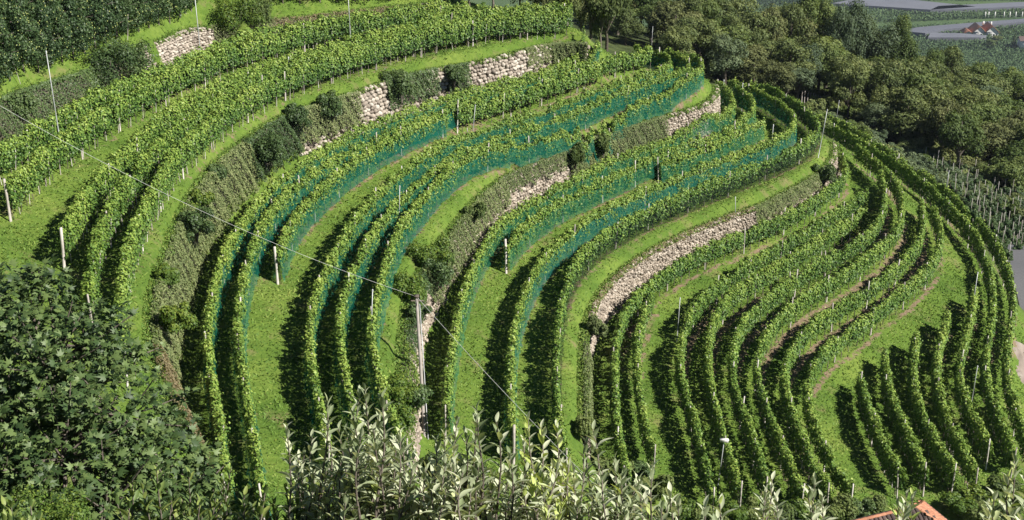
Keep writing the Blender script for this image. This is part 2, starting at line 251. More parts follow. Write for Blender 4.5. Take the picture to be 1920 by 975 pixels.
# ground
def ground_material():
    m,nt=mat('meadow_and_soil'); pos=geopos(nt)
    A=lambda n: N(nt,'ShaderNodeAttribute',attribute_name=n).outputs['Fac']
    g=ramp(nt,noise(nt,.25,5,pos).outputs[0],[(.3,(.070,.128,.022)),(.5,(.106,.172,.030)),(.7,(.152,.212,.043))]).outputs[0]
    g2=ramp(nt,noise(nt,3.5,4,pos).outputs[0],[(.3,(.72,.78,.7)),(.65,(1.15,1.1,1.05))]).outputs[0]
    g=mix(nt,1.0,g,g2,'MULTIPLY')
    dry=ramp(nt,noise(nt,.6,5,pos,.65).outputs[0],[(.56,(0,0,0)),(.70,(.7,.7,.7))]).outputs[0]
    g=mix(nt,dry,g,(.20,.17,.08))
    soil=ramp(nt,noise(nt,5,5,pos,.7).outputs[0],[(.3,(.12,.085,.055)),(.55,(.21,.155,.10)),(.75,(.30,.235,.165))]).outputs[0]
    sm=N(nt,'ShaderNodeMath',operation='MULTIPLY_ADD'); nt.links.new(noise(nt,2.3,4,pos,.7).outputs[0],sm.inputs[0]); sm.inputs[1].default_value=1.6; sm.inputs[2].default_value=-.8
    sa=N(nt,'ShaderNodeMath',operation='ADD'); nt.links.new(A('soil'),sa.inputs[0]); nt.links.new(sm.outputs[0],sa.inputs[1])
    sr=ramp(nt,sa.outputs[0],[(.38,(0,0,0)),(.62,(1,1,1))]).outputs[0]
    # only where the soil attribute is present at all
    gate=ramp(nt,A('soil'),[(.02,(0,0,0)),(.25,(1,1,1))]).outputs[0]
    sr=mix(nt,1.0,sr,gate,'MULTIPLY')
    c=mix(nt,sr,g,soil)
    wood=ramp(nt,noise(nt,.35,5,pos).outputs[0],[(.35,(.03,.042,.016)),(.6,(.065,.085,.03)),(.75,(.12,.15,.04))]).outputs[0]
    c=mix(nt,A('wood'),c,wood)
    val=ramp(nt,noise(nt,.02,5,pos).outputs[0],[(.3,(.05,.085,.035)),(.6,(.075,.115,.045)),(.8,(.11,.14,.06))]).outputs[0]
    c=mix(nt,A('valley'),c,val)
    p=N(nt,'ShaderNodeBsdfPrincipled'); nt.links.new(c,p.inputs['Base Color']); p.inputs['Roughness'].default_value=.95; p.inputs['Specular IOR Level'].default_value=.1
    b=N(nt,'ShaderNodeBump'); b.inputs['Strength'].default_value=.9; b.inputs['Distance'].default_value=.12
    nt.links.new(noise(nt,6,5,pos,.7).outputs[0],b.inputs['Height']); nt.links.new(b.outputs[0],p.inputs['Normal'])
    o=N(nt,'ShaderNodeOutputMaterial'); nt.links.new(p.outputs[0],o.inputs[0]); return m
M['ground']=ground_material()
# ------------------------------------------------------------------ rows and walls as curves on the ground
def smooth_path(P, step=.5, it=6):
    P=np.array(P,float); d=np.r_[0,np.cumsum(np.linalg.norm(np.diff(P[:,:2],axis=0),axis=1))]
    n=max(3,int(d[-1]/step)+1); s=np.linspace(0,d[-1],n); Q=np.stack([np.interp(s,d,P[:,i]) for i in range(3)],1)
    for _ in range(it*3):
        Q[1:-1]=Q[1:-1]*.5+(Q[:-2]+Q[2:])*.25
    return Q
ROWP={}
for k,(z0,z1,net,pts) in ROWS.items():
    n=len(pts); ROWP[k]=smooth_path([ (lambda q,z:(q[0],q[1],z))(U(p[0],p[1],(z0+(z1-z0)*i/(n-1))+(0 if len(p)>2 else CREST)), z0+(z1-z0)*i/(n-1)) for i,p in enumerate(pts)])
def normals2(P):
    d=np.gradient(P[:,:2],axis=0); d/=np.linalg.norm(d,axis=1)[:,None]+1e-9
    return np.stack([d[:,1],-d[:,0]],1)          # to the right of the way it runs = downhill
BATTER={'w0':.9,'w1':.8,'w2':.75,'w3':.4}
WALLP={}
for k,(a,b,c,d,t,f) in WALLS.items():
    n=len(t); T=smooth_path([U(p[0],p[1],a+(b-a)*i/(n-1)) for i,p in enumerate(t)],.4,4)
    Nn=normals2(T)
    for _ in range(12): Nn[1:-1]=(Nn[:-2]+Nn[1:-1]*2+Nn[2:])/4
    Nn/=np.linalg.norm(Nn,axis=1)[:,None]
    F=T.copy(); F[:,:2]+=Nn*(BATTER[k]*(np.linspace(.4,1.,len(T)) if k=='w3' else np.linspace(1.1,.35,len(T))))[:,None]; F[:,2]=np.linspace(c,d,len(T)); WALLP[k]=(T,F,Nn)
CP=[]
for k,P in ROWP.items(): CP+= [tuple(p) for p in P[::3]]
for k,(T,F,Nn) in WALLP.items():
    for i in range(0,len(T),2):
        CP.append((T[i,0]-Nn[i,0]*.35,T[i,1]-Nn[i,1]*.35,T[i,2]-.03)); CP.append((F[i,0]+Nn[i,0]*.05,F[i,1]+Nn[i,1]*.05,F[i,2]))
CP+=[(0,0,-2.2),(-10,0,-1.2),(10,0,-3),(0,-20,4),(-20,-20,6),(20,-20,3),(-40,-20,8),(40,-20,0),(0,8,-8),(-8,10,-9),(8,10,-9.5),(16,10,-11),(-20,12,-8),(30,12,-14),
 (0,20,-16.5),(-8,20,-16),(10,22,-19),(20,22,-22),(-20,22,-16),(0,30,-23.5),(-14,30,-22),(12,32,-27),(22,35,-33),(34,35,-38),(0,40,-29.5),(-14,40,-27),(-22,40,-26),(12,42,-35),(20,45,-40),(30,50,-44),(20,58,-45.3),(25,62,-45.3),(14,58,-43),(10,56,-41.5),(28,64,-45.5),(4,52,-36.5),
 (-30,45,-22),(-40,50,-17),(-32,60,-23),(-33,70,-23.5),(-45,70,-17),(-32,78,-23.6),(-30,85,-23.6),(-27.5,90,-23.8),(-25,97,-24),(-20,104,-24.8),(-15,111,-25.2),(-10,116,-25.6),(-38,85,-19.5),(-35,95,-19),(-28,105,-20),(-22,112,-21.5),(-15,120,-23),(-50,90,-12),(-45,110,-12),(-30,125,-16),(-60,60,-8),(-70,100,0),
 (-4,120,-27),(2,121,-29.5),(8,122,-32.5),(-8,130,-29),(0,132,-33),(10,132,-37),(-5,145,-37),(10,145,-42),(20,135,-42.5),(24,140,-45),(0,170,-42),(-20,150,-34),(-20,170,-41),(-50,150,-26),(-60,200,-45),
 (36,88,-47.3),(34.6,80,-46.5),(35.5,72,-47),(45,86,-49),(39,100,-47.2),(38,109,-46.8),(45,112,-49),(50,100,-51),(45,60,-50),(60,80,-56),(60,110,-57),(36,62,-47.5),
 (36,120,-46),(40,128,-48.5),(34,134,-46),(48,130,-52),(60,140,-57),(44,140,-51),(30,145,-47),
 (20,155,-45),(40,155,-52),(60,170,-58),(20,180,-48),(40,180,-54),(40,200,-55.5),(60,200,-59.5),(80,200,-64),(20,200,-50),(0,200,-46),(20,230,-57),(40,230,-61),(60,230,-65.5),(80,230,-71),(100,230,-79),(0,230,-54),(0,265,-85),(80,265,-100),(130,250,-105),(100,190,-71),(100,140,-72),(100,100,-70),(90,60,-66),(150,200,-120),(150,100,-100),(0,300,-120),(100,300,-140),(-80,300,-90),
 (0,420,-210),(150,420,-225),(300,300,-230),(300,100,-200),(0,620,-290),(250,600,-296),(450,400,-296),(500,100,-290),(-150,500,-200),(-300,300,-120),(-300,0,0),(-200,-100,40),(200,-100,-60),(400,-100,-180)]
for x in (-600,-200,200,700,1300,2200):
    for y in (850,1150,1600,2400,4200): CP.append((x,y,-300))
CP=np.array(CP)
def rbf(P):
    n=len(P); c=P[:,:2]; r=np.linalg.norm(c[:,None]-c[None],axis=2)
    A=np.zeros((n+3,n+3)); A[:n,:n]=-r-np.eye(n)*.008; A[:n,n]=1; A[:n,n+1:n+3]=c/100; A[n,:n]=1; A[n+1:n+3,:n]=c.T/100
    s=np.linalg.solve(A,np.r_[P[:,2],0,0,0])
    def f(X):
        out=np.empty(len(X))
        for i in range(0,len(X),8000):
            q=X[i:i+8000].astype(np.float32); d=np.sqrt(((q[:,None]-c[None].astype(np.float32))**2).sum(2))
            out[i:i+8000]=-(d@s[:n].astype(np.float32))+s[n]+q@s[n+1:]/100
        return out
    return f
hf=rbf(CP)
def axis(a,b,h,lo,hi,g=1.13):
    m=list(np.arange(a,b,h)); s=h; x=b
    while x<hi: m.append(x); s*=g; x+=s
    m.append(hi); s=h; x=a-h; l=[]
    while x>lo: l.append(x); s*=g; x-=s
    l.append(lo); return np.array(l[::-1]+m)
GX=axis(-38,46,.42,-1500,3000); GY=axis(44,140,.42,-150,5000)
XX,YY=np.meshgrid(GX,GY); flat=np.stack([XX.ravel(),YY.ravel()],1)
ZZ=hf(flat).reshape(XX.shape)
def rough(x,y,amp=1):
    return amp*(.05*np.sin(x*1.3+np.sin(y*.9)*2)*np.sin(y*1.1+x*.4)+.03*np.sin(x*3.1+y*2.3)*np.sin(y*2.7-x*1.2))
ZZ=ZZ+rough(XX,YY)
far=YY>560; ZZ=np.where(far&(ZZ>-299.5), np.minimum(ZZ,-300+ (ZZ+300)*np.clip((900-YY)/340,0,1)), ZZ)
def TZ(x,y):
    x=np.asarray(x,float); y=np.asarray(y,float)
    i=np.clip(np.searchsorted(GX,x)-1,0,len(GX)-2); j=np.clip(np.searchsorted(GY,y)-1,0,len(GY)-2)
    u=np.clip((x-GX[i])/(GX[i+1]-GX[i]),0,1); v=np.clip((y-GY[j])/(GY[j+1]-GY[j]),0,1)
    return ZZ[j,i]*(1-u)*(1-v)+ZZ[j,i+1]*u*(1-v)+ZZ[j+1,i]*(1-u)*v+ZZ[j+1,i+1]*u*v
def ray(px,py):
    a,b,c=U(px,py,-1.0); s=abs(1.0/math.sqrt(a*a+b*b+c*c)); return np.array((a*s,b*s,c*s))
def hit(px,py,h=0.,t0=30.,t1=1500.,woods=False):
    """where the sight line through a photo pixel comes down to h metres above the ground"""
    d=ray(px,py); t=t0
    while t<t1:
        p=d*t
        if woods and not inwood(p[0],p[1]): t+=.5; continue
        if p[2]<=TZ(p[0],p[1])+h: 
            a,b=t-.5,t
            for _ in range(8):
                m=(a+b)/2; p=d*m
                if p[2]<=TZ(p[0],p[1])+h: b=m
                else: a=m
            p=d*b; return np.array((p[0],p[1],TZ(p[0],p[1])))
        t+=.5
    p=d*t1; return np.array((p[0],p[1],TZ(p[0],p[1])))
def inwood(x,y): return y>127.5 or (y>118 and x<14 and y-118>(x+2)*.3 and x>-6) or x>np.interp(y,[60,80,95,110,120,135],[40,42,42.5,44,42,36])
soil=np.zeros_like(ZZ); 
def splat(P,w,amt):
    for p in P:
        i0,i1=np.searchsorted(GX,(p[0]-w-.5,p[0]+w+.5)); j0,j1=np.searchsorted(GY,(p[1]-w-.5,p[1]+w+.5))
        sx=GX[i0:i1][None]; sy=GY[j0:j1][:,None]; d=np.hypot(sx-p[0],sy-p[1])
        soil[j0:j1,i0:i1]=np.maximum(soil[j0:j1,i0:i1], amt*(1. if p[1]>79 else .72)*np.clip(1.25-d/w,0,1))
for k,P in ROWP.items():
    big=k[0] in '89' or k[:2]=='10' or k[0]=='7'; Nn=normals2(P); Q=P.copy(); Q[:,:2]+=Nn*(.30 if big else .15)
    splat(Q, ((.30 if k=='9f' else .42) if k[0]=='9' else .30) if big else .42, .85 if big else (.45 if k[0] in '12' else .6))
wood=np.clip((YY-TZ(0,0)*0-128-np.where(XX>20,(XX-20)*-1.1,0)*0)/4,0,1)
outside=np.clip(((XX-37)-np.clip((YY-100)*-.05,-2,2))/2.5,0,1)
right_bank=np.where((XX>34.2)&(YY<96),np.clip((XX-34.2)/1.0,0,1),0)
lft=np.clip((-36-XX)/4,0,1)
wood=np.clip(np.maximum.reduce([wood,outside*.9,np.where(YY<46,np.clip((46-YY)/6,0,1)*.6,0)]),0,1)
wood=np.where((YY>118)&(YY<128)&(XX>-2)&(XX<18),np.clip((YY-118)/6,0,1),wood)
valley=np.clip((YY-420)/80,0,1)
ny,nx=ZZ.shape; ii=np.arange(ny*nx).reshape(ny,nx)
F=np.stack([ii[:-1,:-1],ii[:-1,1:],ii[1:,1:],ii[1:,:-1]],-1).reshape(-1,4)
gm=mesh_np('ground',np.stack([XX,YY,ZZ],-1).reshape(-1,3),F,[M['ground']],None,True)
for nm,arr in (('soil',soil),('wood',wood),('valley',valley)):
    a=gm.attributes.new(nm,'FLOAT','POINT'); a.data.foreach_set('value',arr.ravel().astype(np.float32))
tag(link('ground',gm),'grassy terraced hillside stepping down to the lower right',kind='structure')
for P in ROWP.values(): P[:,2]=TZ(P[:,0],P[:,1])

# ------------------------------------------------------------------ leaf clouds (one kite-shaped blade per leaf)
def kites(C, Nrm, size, tint, asp=.8, bend=0.):
    """C centres, Nrm leaf normals, size lengths -> verts, faces, tint"""
    n=len(C); r=rng.normal(size=(n,3)); a=np.cross(Nrm,r); a/=np.linalg.norm(a,axis=1)[:,None]+1e-9; b=np.cross(Nrm,a)
    s=size[:,None]
    V=np.empty((n,4,3)); V[:,0]=C-a*s*.5; V[:,1]=C+b*s*asp*.5-a*s*.08+Nrm*s*bend; V[:,2]=C+a*s*.5; V[:,3]=C-b*s*asp*.5-a*s*.08+Nrm*s*bend
    return V.reshape(-1,3), np.arange(n*4).reshape(n,4), np.repeat(tint,4)
def unit(v): return v/(np.linalg.norm(v,axis=1)[:,None]+1e-9)
def snoise(s, seed, f=1.0):
    return (np.sin(s*f*1.7+seed)+np.sin(s*f*3.1+seed*2.3)*.7+np.sin(s*f*6.3+seed*5.1)*.5)/2.2
# ------------------------------------------------------------------ vine rows
ROWLAB={
'1a':'trellised vine row highest on the slope, right below the topmost stone wall',
'1b':'open vine row second from the top, with a white end post at left',
'2a':'vine row of the upper terrace whose red and white end post stands free',
'2b':'middle vine row of the three above the long ivy covered wall',
'2c':'vine row edging the bright grass strip above the ivy covered upper wall',
'3a':'netted vine row running close under the ivy covered upper wall',
'3b':'netted vine row one step below the row under the upper wall',
'3c':'short netted vine row starting at a free white end post on the second terrace',
'3d':'short unnetted vine row ending at the dark inside of the upper bend',
'4a':'teal netted vine row shading the grass at its left, hooking round the upper nose',
'4b':'teal netted vine row in the middle of the three rounding the upper nose',
'4c':'teal netted vine row on the outer edge of the upper nose above the grass bank',
'5a':'green netted vine row directly below the second stone wall',
'5b':'green netted vine row that starts at a free post beside a triangular shadow',
'5c':'short green netted vine row filling the upper end of the third terrace',
'6a':'vine row with a blue green net curving round the third terrace',
'6b':'vine row under dark net on the grass edge above the lowest stone wall',
'8a':'vine row without net directly below the lowest stone wall',
'8b':'short vine row second from the foot of the lowest stone wall',
'9a':'uppermost of the six parallel S-shaped rows in the lower right field',
'9b':'second of the six parallel S-shaped rows in the lower right field',
'9c':'third of the six parallel S-shaped rows in the lower right field',
'9d':'fourth of the six parallel S-shaped rows, with the widest strip of bare earth below it',
'9e':'fifth of the six parallel S-shaped rows in the lower right field',
'9f':'lowest of the six parallel S-shaped rows, along the wedge of open grass',
'10a':'shortest vine row in the lower right corner block, next to the open grass wedge',
'10b':'second vine row from the grass wedge in the lower right corner block',
'10c':'third vine row from the grass wedge in the lower right corner block',
'10d':'fourth vine row from the grass wedge in the lower right corner block',
'10e':'fifth vine row from the grass wedge, with a pole at its upper end',
'7b':'long vine row second from the outer edge, sweeping down the right side of the hill',
'7a':'outermost long vine row sweeping down the right edge of the hill above the road',
}
ROWGRP={'1':'vine rows on the top terrace','2':'vine rows on the top terrace','3':'netted vine rows on the second terrace','4':'netted vine rows round the upper nose','5':'netted vine rows on the third terrace','6':'netted vine rows on the third terrace','8':'vine rows below the lowest wall','9':'parallel vine rows of the lower field','7':'long outer vine rows'}
def post_mesh(h,r,name='post'):
    a=Acc(); tube(a,[(0,0,-.3),(0,0,h*.5),(0,0,h)],[r,r,r*.95],6); return a.mesh(name,M['post'])
POSTM=[post_mesh(2.0,.038),post_mesh(1.93,.034),post_mesh(2.12,.045)]
ENDPOST=post_mesh(2.3,.075); 
STAKE=post_mesh(1.6,.018,'stake')
nleaf=0
for k,P in ROWP.items():
    net=ROWS[k][2]; d=np.r_[0,np.cumsum(np.linalg.norm(np.diff(P[:,:2],axis=0),axis=1))]; L=d[-1]; Nn=normals2(P); seed=hash_=sum(ord(c)*(i+3) for i,c in enumerate(k))*.37
    g='corner block of short vine rows' if k[:2]=='10' else ROWGRP[k[0]]
    e=empty('vine_row',tuple(P[0]),ROWLAB[k],'vine row',g); base=np.array(P[0])
    dist=np.hypot(P[:,0],P[:,1]).mean()
    dens=540*min(1.15,(80/dist)**1.15)*(1.0 if k[0] not in '12' else 1.15); lsz=.125*max(1,(dist/84)**.62)
    n=int(L*dens); nleaf+=n
    s=rng.random(n)*L
    # clump leaves along shoots: half of them snap towards shoot centres
    sh=np.round(s/.22)*.22+rng.normal(0,.05,n); s=np.where(rng.random(n)<.5,np.clip(sh,0,L),s)
    top=1.90+.17*snoise(s,seed,1.1)+.15*snoise(s,seed+4,4.0); bot=(.62 if k[0] in '12389' or k[:2]=='10' or k[0]=='7' else .45)+.12*snoise(s,seed+9,2.2)
    if k[:1] in '12' and k[:2]!='10': top+=.26
    pl=rng.random(int(L)+3); pv=np.interp(s,np.arange(len(pl)),pl); pc=rng.random(int(L)+3); pcv=pc[np.clip(np.round(s+.15*snoise(s,seed+33,3.)).astype(int),0,len(pc)-1)]
    top=top+(pv-.5)*.34-.30*np.clip(.14-pv,0,1)/.14; hw=(.215 if k[0]!='1' and k[0]!='2' else .25)+.06*snoise(s,seed+7,1.6)+.035*snoise(s,seed+17,5.)+(pv-.5)*.09
    # section: two faces and a rounded crest
    u=rng.random(n); face=rng.random(n); side=np.where(rng.random(n)<.5,1.,-1.)
    cr=face<.24
    hh=np.where(cr, top-.12*rng.random(n)**.7, bot+(top-.1-bot)*u**.85)
    gap=(snoise(s*1.0,seed+hh*2.0,3.3)+snoise(s,seed+20+hh*3.1,9.))*.5
    prof=hw*(1-.35*np.clip((hh-bot)/(top-bot),0,1)**2.5)*(.72+.28*np.clip((hh-bot)/.35,0,1))+.055*gap
    off=np.where(cr,(rng.random(n)*2-1)*prof*.95,side*prof*(1-.38*rng.random(n)**2.2))
    core=(~cr)&(rng.random(n)<.24); off=np.where(core,off*.35,off)  # inner leaves added to block sun through the row, oversized and tinted darker
    off+=rng.normal(0,.025,n)
    strag=rng.random(n)<.08; hh=np.where(strag&cr,hh+rng.random(n)*.28,hh); off=np.where(strag&~cr,off*1.6,off)
    keep=~((gap<-.36)&(rng.random(n)<.72))&~((pv<.10)&(rng.random(n)<.5)); s,hh,off,cr,side,gap,pcv,core=[x[keep] for x in (s,hh,off,cr,side,gap,pcv,core)]; n=len(s)
    cx=np.interp(s,d,P[:,0]); cy=np.interp(s,d,P[:,1]); cz=np.interp(s,d,P[:,2]); nx_=np.interp(s,d,Nn[:,0]); ny_=np.interp(s,d,Nn[:,1])
    C=np.stack([cx+nx_*off,cy+ny_*off,cz+hh],1)+rng.normal(0,.015,(n,3))
    on=np.stack([nx_*np.sign(off),ny_*np.sign(off),np.full(n,.55)],1); on[cr]=on[cr]*np.array([.35,.35,1.6])
    nr=unit(unit(on)+rng.normal(0,.42,(n,3)))
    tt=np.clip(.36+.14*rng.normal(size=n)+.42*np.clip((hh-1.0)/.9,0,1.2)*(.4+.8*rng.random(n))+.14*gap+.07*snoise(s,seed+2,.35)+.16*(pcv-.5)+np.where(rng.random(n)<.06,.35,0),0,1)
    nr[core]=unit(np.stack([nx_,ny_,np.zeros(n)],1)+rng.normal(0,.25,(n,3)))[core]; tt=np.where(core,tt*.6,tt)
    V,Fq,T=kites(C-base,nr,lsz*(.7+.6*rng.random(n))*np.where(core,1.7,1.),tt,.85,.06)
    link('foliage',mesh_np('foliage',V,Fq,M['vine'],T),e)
    # trunks and a woody cordon: too thin to pick apart, joined
    a=Acc()
    for q in np.arange(.5,L,1.0):
        x,y,z=[np.interp(q,d,P[:,i]) for i in range(3)]; j=rng.normal(0,.05,4)
        tube(a,[(x-base[0],y-base[1],z-base[2]-.1),(x-base[0]+j[0],y-base[1]+j[1],z-base[2]+.4),(x-base[0]+j[2],y-base[1]+j[3],z-base[2]+.95)],[.03,.024,.02],4,rng.random(),False)
    for hgt,rr in ((.8,.018),(1.25,.006),(1.7,.006)):
        tube(a,[(p[0]-base[0],p[1]-base[1],p[2]-base[2]+hgt) for p in P[::2]],rr,3,.5,False)
    tag(link('trunks_and_wires',a.mesh('trunks_and_wires',M['bark']),e),kind='stuff')
    # posts
    q=0.; idx=0; spacing=5.2 if k[0] in '12' else 4.6
    while q<=L:
        x,y,z=[np.interp(q,d,P[:,i]) for i in range(3)]; end=idx==0 or q+spacing>L
        o=link('post',ENDPOST if (idx==0 and k in('1b','2a','3c','5b','6a')) else (POSTM[2] if end else random.choice(POSTM)),e,(x-base[0]+random.uniform(-.06,.06),y-base[1]+random.uniform(-.06,.06),z-base[2]+random.uniform(-.05,.1)),(R(random.gauss(0,2.2)),R(random.gauss(0,2.2)),random.random()*6))
        q+=spacing*random.uniform(.9,1.1); idx+=1
    if k[0] in '12': 
        for q in np.arange(1.2,L,1.55):
            x,y,z=[np.interp(q,d,P[:,i]) for i in range(3)]
            link('stake',STAKE,e,(x-base[0]+Nn[0,0]*.05,y-base[1],z-base[2]),(R(random.gauss(0,3)),R(random.gauss(0,3)),0))
    # bird nets: draped on both faces, loose at the foot
    if net:
        for sgn in (1,-1):
            ss=np.arange(0,L-.3,.28); m=len(ss); lv=[.16,.45,.8,1.12,1.38 if net!='black' else 1.2]
            V=[]; 
            for li,h0 in enumerate(lv):
                o_=sgn*(.33-.04*li+.05*snoise(ss,seed+li,2.)+(.10 if li==0 else 0)*snoise(ss,seed+3,5.))
                hz=h0+.06*snoise(ss,seed+12+li*.6,1.3)+(.14*snoise(ss,seed+30,.9) if li==len(lv)-1 else 0)
                V.append(np.stack([np.interp(ss,d,P[:,0])+np.interp(ss,d,Nn[:,0])*o_-base[0],np.interp(ss,d,P[:,1])+np.interp(ss,d,Nn[:,1])*o_-base[1],np.interp(ss,d,P[:,2])+hz-base[2]],1))
            V=np.concatenate(V); I=np.arange(len(lv)*m).reshape(len(lv),m)
            Fq=np.stack([I[:-1,:-1],I[:-1,1:],I[1:,1:],I[1:,:-1]],-1).reshape(-1,4)
            link('bird_net',mesh_np('bird_net',V,Fq,M[net],None,True),e)
print('vine leaves',nleaf)
# ------------------------------------------------------------------ dry stone walls
def stone_mesh(i):
    r=random.Random(i); a=Acc(); nx,nz=3,3
    # a rounded irregular block: 3 rings of 8, closed with centre quads (about 30 triangles)
    V=[];F=[]; k=8
    prof=[(-.5,.30),(-.36,.86),(.05,1.0),(.38,.82),(.5,.34)]
    ang=[2*math.pi*(j+.25*r.uniform(-1,1))/k for j in range(k)]; sq=[1/max(abs(math.cos(t)),abs(math.sin(t)))**.55*r.uniform(.86,1.08) for t in ang]
    for (y,s) in prof:
        for j in range(k): V.append((math.cos(ang[j])*.5*s*sq[j]+r.uniform(-.03,.03), y*r.uniform(.92,1.05), math.sin(ang[j])*.5*s*sq[j]+r.uniform(-.03,.03)))
    for i2 in range(1,len(prof)-1):
        for j in range(k): F.append((i2*k+j,(i2+1)*k+j,(i2+1)*k+(j+1)%k,i2*k+(j+1)%k))
    c=len(V); V.append((0,.52,0)); b=(len(prof)-1)*k
    for j in range(0,k,2): F.append((c,b+(j+2)%k,b+(j+1)%k,b+j))
    V=np.array(V); used=V[k:]; F=np.array(F)-k
    return used,F
SV=[stone_mesh(i) for i in range(7)]
SM=[mesh_np('stone',V,F,M['stone'],np.full(len(V),i/7.)) for i,(V,F) in enumerate(SV)]
SMP=[mesh_np('stone',V,F,M['stonepale'],np.full(len(V),i/7.)) for i,(V,F) in enumerate(SV)]
def imgx(P): 
    D=P[:,1]*math.cos(PITCH)-P[:,2]*math.sin(PITCH); yc=P[:,1]*math.sin(PITCH)+P[:,2]*math.cos(PITCH)
    return 960+FPX*P[:,0]/D, 487.5-FPX*yc/D, D
WINFO={ # label, stone size, bare stretches of the face as (photo x or y range, lowest share, highest share of the height)
'w0':('stone wall patch at the top left beside a large dark bush','upper left',.22,'x',[(268,400,0,1)]),
'w1':('long upper terrace wall, mostly ivy covered, of large pale stones at its right end','upper',.36,'x',[(560,660,.0,.30),(655,725,0,1),(725,790,0,.45),(800,838,0,1),(838,872,0,.3),(870,1035,0,1),(1090,1125,0,1)]),
'w2':('second terrace wall of pale pink stones, half hidden by grey creeper','middle',.25,'x',[(740,835,0,.72),(835,875,.15,.8),(868,935,0,.6),(935,1062,0,1),(1062,1240,0,.25),(1236,1365,0,1)]),
'w3':('lowest terrace wall, a long bare curve of pinkish dry stones','lower',.20,'x',[(1100,1418,0,1),(1418,1480,0,.6),(1470,1540,0,.7),(1530,1580,0,1)]),
}
for k,(T,Fp,Nn) in WALLP.items():
    label,_,ssz,ax,bare=WINFO[k]
    e=empty('stone_wall',tuple(Fp[0]),label,'stone wall'); base=Fp[0]
    # solid core: face, top and back
    m=len(T); rows=[]; 
    inn=np.concatenate([Nn,np.zeros((m,1))],1)
    jig=.05*np.sin(np.arange(m)*1.7)[:,None]
    rows=[Fp+inn*.06-[0,0,.5],Fp+inn*.03,(T+Fp)/2+inn*(.02+jig*.5),T+inn*.02-[0,0,.04],T-inn*.12-[0,0,.05],T-inn*.2-[0,0,1.2]]
    V=np.concatenate(rows)-base; I=np.arange(len(rows)*m).reshape(len(rows),m)
    Fq=np.stack([I[:-1,:-1],I[1:,:-1],I[1:,1:],I[:-1,1:]],-1).reshape(-1,4)
    link('wall_core',mesh_np('wall_core',V,Fq,M['core'],None,False),e)
    # stones in rough courses
    d=np.r_[0,np.cumsum(np.linalg.norm(np.diff(T[:,:2],axis=0),axis=1))]; L=d[-1]; S=[]
    H=(T[:,2]-Fp[:,2]).mean(); nc=max(3,int(H/(ssz*.74)))
    for c in range(nc):
        q=random.random()*ssz
        while q<L:
            wd=ssz*random.uniform(.65,1.5); hgt=H/nc*random.uniform(.9,1.35); f=(c+.5)/nc+random.uniform(-.2,.2)/nc
            p=np.array([np.interp(q,d,T[:,i])*f+np.interp(q,d,Fp[:,i])*(1-f) for i in range(3)]); nn=np.array([np.interp(q,d,Nn[:,0]),np.interp(q,d,Nn[:,1])])
            ix=imgx(p[None])[0][0]; iy=imgx(p[None])[1][0]
            ok=any(a<=ix<=b and lo-.04*math.sin(q*2)<=f<=hi+.07*math.sin(q*3.3) for a,b,lo,hi in bare)
            if ok: S.append((p,nn,wd,hgt,imgx(p[None])[2][0],random.randrange(7)))
            q+=wd*.86
    S.sort(key=lambda t:-(t[2]*t[3]/t[4]**2)); acc=Acc()
    for i,(p,nn,wd,hgt,_,mi) in enumerate(S):
        rz=math.atan2(nn[1],nn[0])-math.pi/2+random.uniform(-.25,.25); rot=(random.uniform(-.3,.3)-.15,random.uniform(-.5,.5),rz); s3=(wd*random.uniform(.85,1.1),(.10+ssz*.75)*random.uniform(.8,1.4),hgt*random.uniform(.85,1.12))
        loc=np.r_[p[:2]+nn*random.uniform(-.04,.09),p[2]]-base
        if i<300: link('stone',(SMP if k in('w1','w0') else SM)[mi],e,tuple(loc),rot,s3)
        else:
            V,F_=SV[mi]; mt=np.array(Euler(rot).to_matrix()); acc.add((V*np.array(s3))@mt.T+loc,F_,random.random())
    if acc.n: tag(link('stones',acc.mesh('stones',M['stonepale' if k in('w1','w0') else 'stone']),e),kind='stuff')
    print(k,'stones',len(S),'H',round(H,2),'L',round(L,1))
